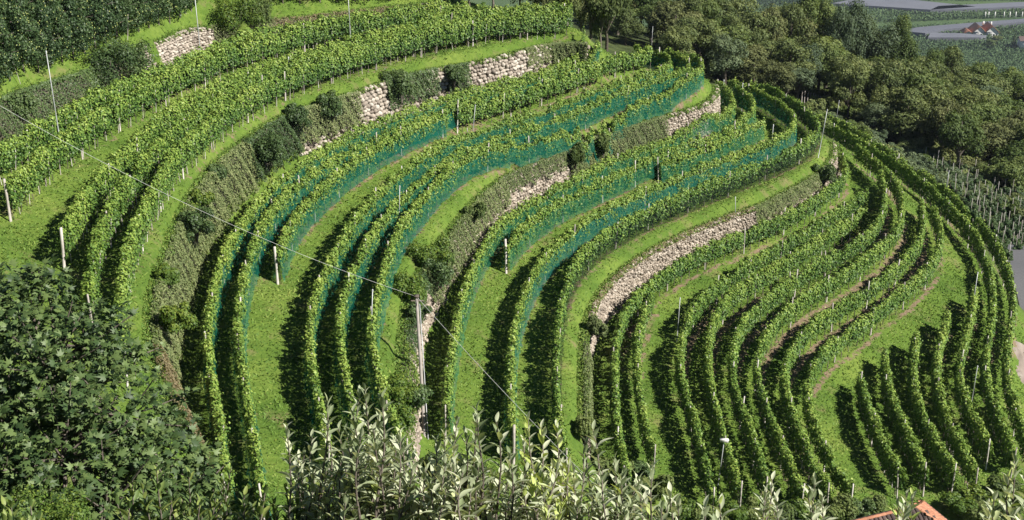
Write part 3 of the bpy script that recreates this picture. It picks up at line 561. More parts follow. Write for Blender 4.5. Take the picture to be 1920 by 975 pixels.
# ------------------------------------------------------------------ creepers on the walls
def nearest(k,px,py):
    x,y,D=imgx(WALLP[k][0]); return int(np.argmin((x-px)**2+(y-py)**2)), 
def curtain(k,a,b,lo,hi,m,thick,dens,label,lsz=.11,over=.25):
    T,Fp,Nn=WALLP[k]; i0=nearest(k,*a)[0]; i1=nearest(k,*b)[0]; i0,i1=min(i0,i1),max(i0,i1)+1
    i1=min(len(T)-1,max(i1,i0+2)); L=(i1-i0)*.4; H=np.abs(T[:,2]-Fp[:,2]).mean(); n=int(L*H*(hi-lo)*dens)
    idx=i0+rng.random(n)*(i1-i0); f=lo+(hi-lo+over/H)*rng.random(n)
    ar=np.arange(len(T)); g=lambda A,i: np.interp(idx,ar,A[:,i])
    # ragged edges
    edge=.10*snoise(idx,k.__len__()+a[0]*.1,.9); f=np.where(f<lo+.08,f+edge,f)
    fc=np.clip(f,0,1)[:,None]
    Tp=np.stack([g(T,0),g(T,1),g(T,2)],1); Fq=np.stack([g(Fp,0),g(Fp,1),g(Fp,2)],1); nn=np.stack([g(Nn,0),g(Nn,1),np.zeros(n)],1)
    C=Fq*(1-fc)+Tp*fc; lump=.5+.5*snoise(idx+f*4,a[1]*.13,.8)*np.sign(1)
    offs=.12+thick*(.35+.65*np.clip(lump,0,1))*(1-.5*np.abs(f-.5))*(.55+.45*rng.random(n))
    C=C+nn*offs[:,None]; C[:,2]+=np.where(f>1,(f-1)*H*.3,0); C-=nn*np.where(f>1,(f-1)*H*1.2,0)[:,None]
    nr=unit(nn*1.0+np.array([0,0,.7])+rng.normal(0,.5,(n,3))); t=np.clip(.45+.22*rng.normal(size=n)+.15*(lump-.5),0,1)
    base=Fp[(i0+i1)//2]
    V,F_,Tt=kites(C-base,nr,lsz*(.6+.8*rng.random(n)),t,.7,.04)
    o=link('creeper',mesh_np('creeper',V,F_,M[m],Tt),None,tuple(base)); tag(o,label,'creeper','creepers hanging over the stone walls')
curtain('w0',(-40,200),(165,130),0,1,'ivy',.9,420,'grey green creeper bank at the upper left edge, left of the big dark bush')
curtain('w0',(395,45),(505,34),0,1,'ivygrey',.5,220,'grey creeper patch right of the small top left stone wall')
curtain('w0',(505,34),(740,12),.2,1,'drygrass',.3,120,'dry bank fringe behind the topmost vine rows')
curtain('w1',(345,800),(288,655),0,1,'drygrass',.5,300,'dry grassy creeper at the near end of the upper terrace wall')
curtain('w1',(288,650),(300,512),0,1,'ivygrey',.4,330,'brownish grey creeper beside the lone green shrub on the upper wall')
curtain('w1',(300,512),(365,356),0,1,'ivygrey',.4,330,'pale grey creeper below the round dark shrub on the upper wall')
curtain('w1',(365,356),(452,268),0,1,'ivygrey',.7,330,'olive grey creeper where the cable crosses the upper wall')
curtain('w1',(452,268),(545,209),.12,1,'ivy',.9,330,'dark green creeper in the middle of the upper wall')
curtain('w1',(545,209),(655,176),.25,1,'ivygrey',.7,330,'grey green creeper just left of the bare stones of the upper wall')
curtain('w1',(722,152),(805,131),.35,1,'ivy',.6,330,'dark creeper between two bare stone stretches of the upper wall')
curtain('w1',(838,126),(872,119),.25,1,'ivy',.5,330,'small dark creeper patch beside the big pale stones')
curtain('w1',(985,92),(1040,80),.5,1,'ivygrey',.3,300,'creeper fringe over the far large stones of the upper wall')
curtain('w1',(1035,80),(1092,78),0,1,'ivygrey',.5,330,'grey creeper at the far end of the upper wall')
curtain('w2',(745,830),(757,650),.55,1,'bushbright',.6,260,'yellow green creeper at the near end of the second wall')
curtain('w2',(757,645),(786,512),.66,1,'ivy',.7,330,'green creeper above the lower bare stones of the second wall')
curtain('w2',(788,508),(868,402),.25,1,'ivygrey',.6,330,'grey creeper with stones showing through on the second wall')
curtain('w2',(872,396),(936,341),.4,1,'ivygrey',.6,340,'round grey creeper cushion left of the bare pink stones')
curtain('w2',(937,340),(1060,281),.62,1,'ivygrey',.4,340,'grey creeper fringe on top of the bare pink stones')
curtain('w2',(1060,281),(1094,261),.05,1,'ivygrey',.5,340,'grey creeper between the two dark green columns')
curtain('w2',(1094,261),(1146,245),.1,1,'ivygrey',.5,340,'smooth olive creeper right of the dark green columns')
curtain('w2',(1146,245),(1240,218),.22,1,'ivygrey',.5,340,'long grey creeper ending at the bare stones of the rounded corner')
curtain('w3',(1098,800),(1096,650),.2,1,'ivygrey',.4,300,'narrow creeper on the near end of the lowest wall')
curtain('w3',(1106,590),(1300,430),.86,1,'drygrass',.12,260,'dry grass fringe along the top of the lowest wall',.1,.2)
curtain('w3',(1300,430),(1412,391),.9,1,'drygrass',.12,240,'dry brown fringe above the middle of the lowest wall',.1,.2)
curtain('w3',(1412,391),(1535,325),.52,1,'ivygrey',.35,330,'grey green creeper over the far part of the lowest wall')
for k_,(T,Fp,Nn) in WALLP.items():
    n=int(len(T)*.4*170); q=rng.random(n)*(len(T)-1); ar=np.arange(len(T)); P=np.stack([np.interp(q,ar,T[:,i]) for i in range(3)],1); off=.28-rng.random(n)*.75
    P[:,0]+=np.interp(q,ar,Nn[:,0])*off; P[:,1]+=np.interp(q,ar,Nn[:,1])*off; P[:,2]=np.maximum(np.where(off>.05,P[:,2]-(off-.05)*.9,np.maximum(P[:,2]-.05,TZ(P[:,0],P[:,1]))),-99)+.05*rng.random(n)
    V,F_,Tt=kites(P-T[0],unit(rng.normal(0,.8,(n,3))+[0,-.3,.6]),.20*(.6+.8*rng.random(n)),np.clip(.5+.25*rng.normal(size=n),0,1),.3,.05)
    tag(link('grass_fringe',mesh_np('grass_fringe',V,F_,M['grassblade'],Tt),None,tuple(T[0])),{'w0':'grass overhanging the topmost small wall','w1':'grass overhanging the ivy covered upper wall','w2':'grass overhanging the second wall','w3':'grass overhanging the lowest wall'}[k_],kind='stuff')
# ------------------------------------------------------------------ bushes
def bush_cloud(rad, H, seed, dens=420, lsz=.12, lobes=None, zlow=.0):
    r=np.random.default_rng(seed); lob=[((r.uniform(-.75,.75)*rad,r.uniform(-.75,.75)*rad,H*(.18+.5*r.random())),rad*r.uniform(.26,.52)) for _ in range(lobes or 12)]
    lob.append(((0,0,H*.38),rad*.62)); Cs=[];Ns=[];Ts=[]
    for (c,q) in lob:
        n=int(dens*q*q*3.6); v=unit(r.normal(size=(n,3))); v[:,2]=np.where(v[:,2]<-.5,-v[:,2],v[:,2])
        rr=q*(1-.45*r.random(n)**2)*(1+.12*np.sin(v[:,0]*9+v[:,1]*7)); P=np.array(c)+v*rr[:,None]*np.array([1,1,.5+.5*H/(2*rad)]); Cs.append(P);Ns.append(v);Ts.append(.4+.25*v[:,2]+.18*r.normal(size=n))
    C=np.concatenate(Cs); Nn=np.concatenate(Ns); T=np.clip(np.concatenate(Ts),0,1); ok=C[:,2]>zlow; C=C[ok];Nn=Nn[ok];T=T[ok]
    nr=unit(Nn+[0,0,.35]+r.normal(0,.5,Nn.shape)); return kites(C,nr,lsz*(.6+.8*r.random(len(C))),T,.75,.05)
BUSH={}
def bush_at(loc,rad,H,m,label,cat='bush',group=None,lsz=.12,name='bush'):
    key=(m,random.randrange(3),lsz)
    if key not in BUSH:
        V,F_,T=bush_cloud(1.,1.8,hash_str(m)+key[1]*7,620,lsz*1.0); BUSH[key]=mesh_np('leaves',V,F_,M[m],T)
        a=Acc()
        for j in range(5):
            t=j*1.257; tube(a,[(0,0,-.2),(.12*math.cos(t),.12*math.sin(t),.35),(.4*math.cos(t),.4*math.sin(t),1.1)],[.05,.035,.015],5,.5,False)
        BUSH[(key,'s')]=a.mesh('stems',M['bark'])
    e=empty(name,tuple(loc),label,cat,group); e.rotation_euler=(0,0,random.random()*6.28); e.scale=(rad,rad,H/1.8)
    link('leaves',BUSH[key],e); link('stems',BUSH[(key,'s')],e); return e
def hash_str(s): return sum(ord(c) for c in s)
def wall_bush(k,x,y,rpx,m,label,tall=1.0,lsz=.12):
    i=nearest(k,x,y)[0]; D=imgx(WALLP[k][0])[2][i]-.6; u=(x-960)/FPX; v=(487.5-y)/FPX
    p=np.array((D*u,D*(math.cos(PITCH)+v*math.sin(PITCH)),D*(v*math.cos(PITCH)-math.sin(PITCH)))); rad=rpx*D/FPX*1.08; H=rad*2*tall
    p[2]-=H*.5; return bush_at(p,rad,H,m,label,group=None,lsz=lsz/max(.6,rad))
for a in [('w0',192,122,50,'ivy','left half of the big dark rounded bush beside the small stone wall'),('w0',246,108,48,'ivy','big dark rounded bush touching the small stone wall at upper left'),
 ('w0',440,18,44,'bushbright','leafy green bush above the small grey creeper at the top'),('w0',486,22,34,'wood4','rounder bush right beside the leafy green one at the top edge'),
 ('w0',45,190,24,'ivy','dark hollow bush in the creeper bank near the left edge'),
 ('w1',495,276,34,'ivy','large dark shrub in the middle of the creepers on the upper wall'),('w1',556,215,24,'ivy','dark shrub on the grass edge above the upper wall'),('w1',622,193,24,'ivy','dark shrub with a black gap, left of the bare stones'),
 ('w1',412,322,17,'ivy','small dark shrub above the cable on the upper wall'),('w1',366,416,32,'ivy','round dark shrub standing out over the near upper wall'),('w1',374,374,20,'bushbright','light shrub just above the round dark one'),
 ('w1',314,516,20,'bushbright','small lone shrub on the pale creeper'),('w1',330,592,30,'bushbright','sprawling green shrub at the bend of the upper wall'),('w1',752,158,30,'ivy','dark shrub between the bare stone stretches'),('w1',852,138,19,'ivy','small dark shrub beside the large pale stones'),
 ('w2',890,396,17,'wood4','narrow green shrub with dark shade on the second wall'),('w2',806,478,38,'bushbright','bright shrub spreading over the grass above the second wall'),('w2',826,505,30,'ivy','dark green part shrub under the bright spreading one'),
 ('w2',775,545,34,'bushbright','yellow green shrub right above the utility pole top'),('w2',784,588,20,'ivy','dark shrub directly right of the utility pole'),('w2',752,742,36,'bushbright','yellow green shrub at the foot of the utility pole'),('w2',782,742,26,'ivy','dense grey green shrub leaning against the utility pole'),('w2',750,790,24,'bushbright','low shrub below the foot of the second wall'),
 ('w3',1120,612,20,'ivygrey','shrub capping the near end of the bare lowest wall'),('w3',1548,322,19,'ivy','dark shrub on the far end of the lowest wall'),('w3',1099,800,20,'wood4','low shrub closing the near end of the lowest wall')]: wall_bush(*a)
wall_bush('w2',1080,290,13,'wood4','left one of the two dark green columns on the second wall',1.7); wall_bush('w2',1132,270,13,'wood4','right one of the two dark green columns on the second wall',1.7)
# ------------------------------------------------------------------ grass blades, uncountable
n=300000; gx=rng.uniform(-36,37,n); gy=rng.uniform(47,134,n)
okm=np.ones(n,bool); SW=np.clip((gx+36)/1,0,1)
i=np.clip(np.searchsorted(GX,gx)-1,0,len(GX)-2); j=np.clip(np.searchsorted(GY,gy)-1,0,len(GY)-2)
zc=(ZZ[j+1,i]-ZZ[j,i])/(GY[j+1]-GY[j]); zr=(ZZ[j,i+1]-ZZ[j,i])/(GX[i+1]-GX[i]); slope=np.hypot(zc,zr)
Dd=gy; keep=(wood[j,i]<.5)&(slope<1.0)&(rng.random(n)>soil[j,i]*1.1)&(rng.random(n)<np.clip((95/gy)**1.2,.3,1))
u_=gx/gy; keep&=np.abs(u_)<.46
gx,gy=gx[keep],gy[keep]; n=len(gx); gz=TZ(gx,gy); hgt=.04+.05*rng.random(n)*(1+.5*np.sin(gx*.7)*np.sin(gy*.5)); wdt=.035+.03*rng.random(n); an=rng.random(n)*6.28
C=np.stack([gx,gy,gz],1); a=np.stack([np.cos(an),np.sin(an),0*an],1)*wdt[:,None]; lean=rng.normal(0,.11,(n,2))
V=np.empty((n,4,3)); V[:,0]=C-a-[0,0,.02]; V[:,1]=C+a-[0,0,.02]; V[:,2]=C+a*.5+np.c_[lean,hgt]; V[:,3]=C-a*.5+np.c_[lean,hgt]
pt=.5+.28*np.sin(gx*.45+np.sin(gy*.3)*2)*np.sin(gy*.37)+.15*np.sin(gx*1.7+gy*.8)*np.sin(gy*1.3-gx*.5)+.12*rng.normal(size=n)
tag(link('grass',mesh_np('grass',V.reshape(-1,3),np.arange(n*4).reshape(n,4),M['grassblade'],np.repeat(np.clip(pt,0,1),4))),'bright green grass between the vine rows',kind='stuff')
print('grass',n)
n=26000; wx=rng.uniform(-34,36,n); wy=rng.uniform(48,130,n); j=np.clip(np.searchsorted(GY,wy)-1,0,len(GY)-2); i=np.clip(np.searchsorted(GX,wx)-1,0,len(GX)-2)
kp=(wood[j,i]<.5)&(np.abs(wx/wy)<.46)&((np.sin(wx*.9+np.sin(wy*.6)*2.2)*np.sin(wy*.8-wx*.3)+.35*rng.normal(size=n))>.35); wx,wy=wx[kp],wy[kp]; n=len(wx)
V,F_,T=kites(np.stack([wx,wy,TZ(wx,wy)+.05+.06*rng.random(n)],1),unit(rng.normal(0,.45,(n,3))+[.2,-.2,1]),.09+.08*rng.random(n),np.clip(.58+.2*rng.normal(size=n),0,1),.6,.05)
tag(link('weeds',mesh_np('weeds',V,F_,M['bushbright'],T)),'broad leaved weeds in patches among the grass',kind='stuff')
# ------------------------------------------------------------------ trees
def tree_variant(seed, R0, H, kind):
    r=np.random.default_rng(seed); Cs=[];Ns=[];Ts=[]
    tall=kind=='tall'; conifer=kind=='conifer'
    nl=16 if not conifer else 22; a=Acc()
    th=H*(.32 if not conifer else .12); crh=H-th
    tube(a,[(0,0,-1.),(0.05,0,th*.5),(r.uniform(-.2,.2),r.uniform(-.2,.2),th),(r.uniform(-.3,.3),r.uniform(-.3,.3),H*.75)],[.24,.19,.15,.05],7,.5,False)
    for l in range(nl):
        if conifer: zf=l/nl; rad=R0*(1-zf)*.75+.15; an=l*2.4; c=np.array((math.cos(an)*rad*.6,math.sin(an)*rad*.6,th+crh*zf)); q=max(.35,rad*.55); sz=np.array([1,1,.45])
        elif tall: zf=r.random(); rad=R0*.55*math.sin(math.pi*(.15+.8*zf)); an=r.random()*6.28; c=np.array((math.cos(an)*rad,math.sin(an)*rad,th*.6+(H-th*.6)*(.1+.85*zf))); q=R0*r.uniform(.3,.48); sz=np.array([1,1,1.3])
        else:
            an=r.random()*6.28; zf=r.random()**.8; rad=R0*.72*math.sqrt(max(0,1-(zf*1.05-.2)**2))*r.uniform(.55,1); c=np.array((math.cos(an)*rad,math.sin(an)*rad,th*.8+crh*(.10+.72*zf))); q=R0*r.uniform(.26,.46); sz=np.array([1,1,.8])
        n=int(560*q/ (R0*.4)); v=unit(r.normal(size=(n,3))); v[:,2]=np.where((v[:,2]<-.25)&(r.random(n)<.7),-v[:,2],v[:,2])
        rr=q*(1-.35*r.random(n)**2)*(1+.18*np.sin(v[:,0]*6+l)+.15*np.sin(v[:,1]*8+v[:,2]*6)); P=c+v*rr[:,None]*sz
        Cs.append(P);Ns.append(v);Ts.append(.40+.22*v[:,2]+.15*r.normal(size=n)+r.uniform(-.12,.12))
        if l%2==0: tube(a,[(0,0,th*.8),tuple(c*.55+np.array((0,0,th*.4))),tuple(c)],[.11,.07,.03],5,.5,False)
    C=np.concatenate(Cs);Nn=np.concatenate(Ns);T=np.clip(np.concatenate(Ts),0,1)
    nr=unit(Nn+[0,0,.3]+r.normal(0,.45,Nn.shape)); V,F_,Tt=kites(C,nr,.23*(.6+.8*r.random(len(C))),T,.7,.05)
    return V,F_,Tt,a
TV={}
def tree(loc,R_,H,m,kind,label,group,cat='tree',name='tree'):
    key=(m,kind,random.randrange(4 if kind=='round' else 2))
    if key not in TV:
        V,F_,T,a=tree_variant(hash_str(m+kind)+key[2]*13,3.0,7.5,kind); TV[key]=(mesh_np('crown',V,F_,M[m],T),a.mesh('trunk',M['bark']))
    e=empty(name,(loc[0],loc[1],loc[2]),label,cat,group); e.rotation_euler=(0,0,random.random()*6.28); e.scale=(R_/3.,R_/3.,H/7.5)
    link('crown',TV[key][0],e); link('trunk',TV[key][1],e); return e
# crowns of the wood: apex in the photo, crown radius in photo pixels, leaf kind, habit, height in metres
FT=[(880,-6,24,'wood3','round',5),(925,-10,30,'wood1','round',6),(1004,6,26,'wood3','round',5),(1045,0,24,'wood1','round',5),(1140,-6,40,'wood1','round',9),(1188,-2,40,'wood4','round',10),(1235,6,40,'wood1','round',10),(1285,2,40,'wood3','round',10),(1325,-6,40,'wood1','round',10),(1365,8,44,'wood4','round',10),(1410,-4,36,'wood1','round',11),(1448,4,34,'wood3','round',10),(1490,-6,30,'wood1','round',11),(1090,14,22,'wood3','round',6),(1128,22,26,'wood1','tall',7),(1060,-8,26,'wood1','round',7),(1180,30,52,'wood1','round',7),(1246,38,48,'wood1','round',7),(1205,2,36,'wood3','round',8),(1160,-18,40,'wood1','round',8),(1262,-8,40,'wood3','round',8),
(1313,20,44,'wood1','round',8),(1340,-22,44,'wood1','round',9),(1225,-30,44,'wood4','round',8),(1300,-30,40,'wood1','round',9),(1110,-28,36,'wood1','round',8),(1020,-12,34,'wood3','round',7),(975,-8,30,'wood3','round',6),(1385,-14,40,'wood1','round',9),(1400,40,40,'wood1','round',8),(1362,62,42,'wood3','round',7),(1372,98,46,'wood2','round',6),(1330,78,30,'wood1','round',6),
(1425,14,36,'wood1','round',9),(1470,42,50,'wood4','round',10),(1462,-2,34,'wood1','round',9),(1500,22,34,'wood3','round',9),(1440,96,30,'wood1','round',7),(1500,120,30,'wood2','round',5),
(1520,-4,30,'wood4','tall',11),(1556,62,42,'wood4','round',8),(1545,12,30,'wood4','tall',10),(1580,22,26,'wood2','tall',11),(1606,18,30,'wood2','tall',11),(1634,20,20,'wood1','conifer',10),(1626,45,30,'wood2','tall',9),(1662,55,30,'wood2','tall',9),(1690,46,26,'wood4','tall',10),(1722,66,32,'wood3','round',8),
(1700,88,30,'wood4','tall',8),(1650,96,42,'wood3','round',8),(1696,104,46,'wood1','round',8),(1745,104,36,'wood1','round',8),(1752,88,28,'wood4','round',8),(1790,76,38,'wood1','round',9),(1828,92,28,'wood3','round',8),(1852,108,30,'wood4','round',8),(1890,120,36,'wood4','round',8),(1915,100,26,'wood4','round',8),
(1832,130,48,'wood1','round',8),(1880,165,44,'wood4','round',8),(1788,178,46,'wood4','round',8),(1750,150,40,'wood1','round',8),(1590,152,26,'wood1','conifer',7),(1622,158,36,'wood1','round',6),(1668,150,36,'wood1','round',7),(1560,182,22,'wood1','round',4),(1708,176,34,'wood3','round',6),(1645,188,28,'wood2','round',4.5),
(1860,222,44,'wood3','round',7),(1912,214,44,'wood3','round',8),(1825,250,36,'wood1','round',6),(1748,225,34,'wood1','round',6),(1790,262,34,'wood1','round',5),(1530,145,26,'wood1','round',5),(1410,120,26,'wood1','round',5),(1340,118,30,'wood3','round',4),(1392,132,26,'wood3','round',3.5)]
pts=[]
r0=random.Random(5)
def far_ok(x,y): return hit(x,y)[1]
trees=[]
for (x,y,rp,m,kd,H) in FT:
    p=hit(x,y,H,100,woods=True); D=np.hypot(p[0],p[1])
    if p[1]>420: continue
    trees.append([p,rp*D*1.2/FPX,H,m,kd])
# fill the wood behind and between
tries=0
while tries<3500 and len(trees)<270:
    tries+=1; x=r0.uniform(960,1960); y=r0.uniform(-60,330)
    lim=70+ (x-1080)*.20 if x<1400 else 134+(x-1400)*.33
    if y>lim or (1640<x<1760 and y<60) or (x>1400 and y<26+(x-1400)*.22): continue
    H=r0.uniform(5,9); p=hit(x,y,H,100,woods=True)
    if p[1]>300 or p[1]<119: continue
    if any(math.hypot(p[0]-t[0][0],p[1]-t[0][1])<3.6 for t in trees): continue
    if any(np.min(np.hypot(P[:,0]-p[0],P[:,1]-p[1]))<4 for P in ROWP.values()): continue
    trees.append([p,r0.uniform(2.4,4.0),H,r0.choice(['wood1','wood1','wood1','wood3','wood4','wood4','wood2']),'round'])
def proj(p):
    D=p[1]*math.cos(PITCH)-p[2]*math.sin(PITCH); return 960+FPX*p[0]/D, 487.5-FPX*(p[1]*math.sin(PITCH)+p[2]*math.cos(PITCH))/D
trees=[t for t in trees if (lambda q:q[1]<(176+(q[0]-1400)*.25 if q[0]<1540 else 211+(q[0]-1540)*.47))(proj(t[0]))]
trees=[t for t in trees if min(np.min(np.hypot(P[:,0]-t[0][0],P[:,1]-t[0][1])) for P in ROWP.values())>2.2]
trees.sort(key=lambda t:t[0][1]); nb=5; per=math.ceil(len(trees)/nb)
DESC={'wood1':'dark green','wood2':'blue grey green','wood3':'brownish green','wood4':'fresh green'}; HAB={'round':'round crowned','tall':'slender','conifer':'pointed dark'}
BND=['nearest band of the wood','second band of the wood','middle band of the wood','fourth band of the wood','farthest band of the wood']
for b in range(nb):
    grp=sorted(trees[b*per:(b+1)*per],key=lambda t:t[0][0]/t[0][1])
    for i_,(p,R_,H,m,kd) in enumerate(grp): tree(p,R_,H,m,kd,f'{DESC[m]} {HAB[kd]} tree, {ordinal(i_)} from left, {BND[b]}','trees of the wood behind the vineyard')
print('trees',len(trees))
# scrub on the slope right of the vineyard
sc_n=0; sp=[]; r0=random.Random(11)
for _ in range(900):
    if sc_n>=120: break
    x=r0.uniform(1530,1930); ylo=196+(x-1530)*.44; yhi=min(222+(x-1530)*.66,252+(x-1530)*.40)
    y=r0.uniform(ylo,yhi)
    p=hit(x,y,1.2,100)
    if any(math.hypot(p[0]-q[0],p[1]-q[1])<1.5 for q in sp) or min(np.min(np.hypot(P[:,0]-p[0],P[:,1]-p[1])) for P in ROWP.values())<2.0: continue
    sp.append(p); sc_n+=1
for b in range(4):
    g_=sorted(sorted(sp,key=lambda p:p[1])[b*30:(b+1)*30],key=lambda p:p[0]/p[1])
    for i_,p in enumerate(g_):
        m=r0.choice(['wood2','wood1','wood2','wood4','ivygrey','wood2']); bush_at(p,r0.uniform(.8,1.35),r0.uniform(1.2,2.3),m,f'scrub bush beyond the outer rows, {ordinal(i_)} from left in the {["nearest","second","third","farthest"][b]} strip',group='scrub on the slope right of the vineyard',lsz=.2)
for (x,y) in ((1350,130),(1375,140),(1400,146),(1425,146),(1450,152),(1340,118),(1475,158),(1500,165),(1362,122),(1390,128),(1415,134),(1440,140)):
    p=hit(x,y,.8,100); bush_at(p,1.7,1.9,'wood3' if x%2 else 'ivygrey',f'brown scrub below the wood, {ordinal(sorted([1350,1375,1400,1425,1450,1340,1475,1500,1362,1390,1415,1440]).index(x))} from left along the outer rows',group='brownish scrub behind the upper nose',lsz=.18)
ug=[]
for q in range(60):
    x=1540+q*6.5+r0.uniform(-4,4); y=203+(x-1540)*.46+r0.uniform(-16,6); p=hit(x,y,0,100)
    if all(math.hypot(p[0]-u[0],p[1]-u[1])>1.2 for u in ug): ug.append(p)
for i_,p in enumerate(sorted(ug,key=lambda p:p[0]/p[1])): bush_at(p,r0.uniform(1.1,1.8),r0.uniform(1.6,3.0),r0.choice(['wood1','wood4','wood3']),f'undergrowth bush at the foot of the right hand wood, {ordinal(i_)} from the left',group='undergrowth along the wood edge',lsz=.2)
# ------------------------------------------------------------------ apple orchard at the upper left
a=Acc(); tube(a,[(0,0,-.3),(.03,0,.8),(0,.03,1.6),(0,0,3.0)],[.06,.05,.04,.02],6,.5,False)
for j in range(7):
    t=j*2.4; z=.8+j*.3; tube(a,[(0,0,z),(.5*math.cos(t),.5*math.sin(t),z+.25),(.85*math.cos(t),.85*math.sin(t),z+.3)],[.03,.02,.01],4,.5,False)
OT=a.mesh('trunk',M['bark']); OC=[];OA=[]
for s_ in range(4):
    r=np.random.default_rng(50+s_); Cs=[];Ns=[];Ts=[]
    for l in range(16):
        zf=l/15; c=np.array((r.uniform(-.5,.5)*(1.15-zf*.7),r.uniform(-.5,.5)*(1.15-zf*.7),.75+2.6*zf)); q=.62-.25*zf; n=230; v=unit(r.normal(size=(n,3)))
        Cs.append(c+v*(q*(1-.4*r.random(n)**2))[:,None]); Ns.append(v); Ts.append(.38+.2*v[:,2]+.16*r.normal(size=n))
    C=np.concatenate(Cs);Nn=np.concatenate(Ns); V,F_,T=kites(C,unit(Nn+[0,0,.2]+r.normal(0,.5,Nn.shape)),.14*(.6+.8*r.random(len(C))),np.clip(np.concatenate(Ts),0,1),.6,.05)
    OC.append(mesh_np('crown',V,F_,M['orchleaf'],T)); a=Acc()
    k_=r.choice(len(C),60,replace=False)
    for q in k_:
        p=C[q]+Nn[q]*.1; s=.045; O=np.array([(1,0,0),(0,1,0),(0,0,1),(-1,0,0),(0,-1,0),(0,0,-1)])*s+p; a.add(O,np.array([(0,1,2,2),(1,3,2,2),(3,4,2,2),(4,0,2,2),(1,0,5,5),(3,1,5,5),(4,3,5,5),(0,4,5,5)]),r.random())
    OA.append(a)
def tri_mesh(a,name,m):
    V=np.concatenate(a.V);F_=np.concatenate(a.F)[:,:3]; return mesh_np(name,V,F_,m,np.concatenate(a.T),True)
OA=[tri_mesh(a,'apples',M['apple_fruit']) for a in OA]
ORCH=[]
front=[(-30,172),(0,157),(37,144),(78,134),(120,114),(162,97),(200,82),(238,66),(272,55),(303,45),(345,26),(378,12)]
Q=np.array([hit(x,y,0,60) for x,y in front]); d=np.r_[0,np.cumsum(np.linalg.norm(np.diff(Q[:,:2],axis=0),axis=1))]
for rowi in range(4):
    ss=np.arange(rowi*.5,d[-1],1.35)
    for i_,s in enumerate(ss):
        x=np.interp(s,d,Q[:,0])-rowi*2.6*.80; y=np.interp(s,d,Q[:,1])+rowi*2.6*.55
        z=float(TZ(x,y)); kk=random.randrange(4)
        e=empty('apple_tree',(x,y,z),f'fruiting orchard tree at upper left, {ordinal(i_)} from left in the {["front","second","third","hindmost"][rowi]} row','apple tree','apple trees of the upper left orchard')
        e.rotation_euler=(0,0,random.random()*6); sca=random.uniform(.9,1.12); e.scale=(sca,sca,sca*random.uniform(1.0,1.2))
        link('crown',OC[kk],e); link('trunk',OT,e); tag(link('apples',OA[kk],e),kind='stuff')
        if rowi==0 and i_%5==2: link('stake',STAKE,e,(.35,-.5,0),(R(random.uniform(-14,14)),R(random.uniform(-10,10)),0))
# far orchard foot above the top bank
for i_,(x,y) in enumerate([(530,6),(562,6),(600,4),(632,3),(665,2),(690,2),(730,1),(770,-2),(812,-4),(505,-6),(548,-14),(850,-6)]):
    p=hit(x,y,0,90); e=empty('apple_tree',tuple(p),f'apple tree above the grass bank at the top edge, {ordinal(sorted([530,562,600,632,665,690,730,770,812,505,548,850]).index(x))} from the left','apple tree','apple trees along the top edge'); kk=i_%4
    e.rotation_euler=(0,0,i_); link('crown',OC[kk],e); link('trunk',OT,e)
# ------------------------------------------------------------------ young orchard at the right edge: small trees on pale stakes
V,F_,T=bush_cloud(.55,1.9,77,620,.16,5); YC=mesh_np('crown',V,F_,M['orchleaf'],T); a=Acc(); tube(a,[(0,0,-.2),(0,0,1.5)],[.03,.02],5); YT=a.mesh('trunk',M['bark'])
pix=[]
for c_ in range(9):
    for r_ in range(15):
        x=1735+c_*22+r_*11; y=312+c_*8+r_*15
        if x>1935 or y>505: continue
        if y<300+ (x-1745)*.40: continue
        pix.append((x,y,c_))
cnt={}
for (x,y,c_) in pix:
    p=hit(x,y,0,90)
    if min(np.min(np.hypot(P[:,0]-p[0],P[:,1]-p[1])) for P in ROWP.values())<2.2: continue
    cnt[c_]=cnt.get(c_,-1)+1
    e=empty('young_apple_tree',tuple(p),f'small staked tree at right edge, {ordinal(cnt[c_])} from top in {ordinal(c_)} row from the vineyard','apple tree','young staked trees at the right edge')
    e.rotation_euler=(0,0,random.random()*6); e.scale=(1,1,random.uniform(.9,1.3)); link('crown',YC,e); link('trunk',YT,e); link('stake',POSTM[0],e,(.15,-.25,0),None,(.8,.8,1.15))
# ------------------------------------------------------------------ irrigation poles, utility pole, cables
def pole(bx,by,top_y,label,r=.03,top_x=None,cap='nozzle',m='metal',zoff=0):
    p=hit(bx,by,0,40); D=p[1]*math.cos(PITCH)-p[2]*math.sin(PITCH)
    h=(by-top_y)*D/FPX/math.cos(math.atan2(-p[2],p[1])); lean=(((top_x or bx)-bx)*D/FPX)/h
    e=empty('sprinkler_pole',tuple(p),label,'pole','irrigation poles'); e.rotation_euler=(0,math.atan(lean),0)
    a=Acc(); tube(a,[(0,0,-.4),(0,0,h*.5),(0,0,h)],[r,r*.9,r*.75],8); link('pipe',a.mesh('pipe',M[m]),e)
    a=Acc()
    if cap=='nozzle': tube(a,[(0,0,h),(0,0,h+.06),(.0,.0,h+.12)],[.045,.05,.02],7); link('sprinkler_head',a.mesh('sprinkler_head',M['metal']),e)
    else:
        box(a,(0,0,h+.06),(.44,.2,.11)); box(a,(0,0,h+.13),(.48,.23,.03)); link('box_head',a.mesh('box_head',M['plaster']),e)
    return e
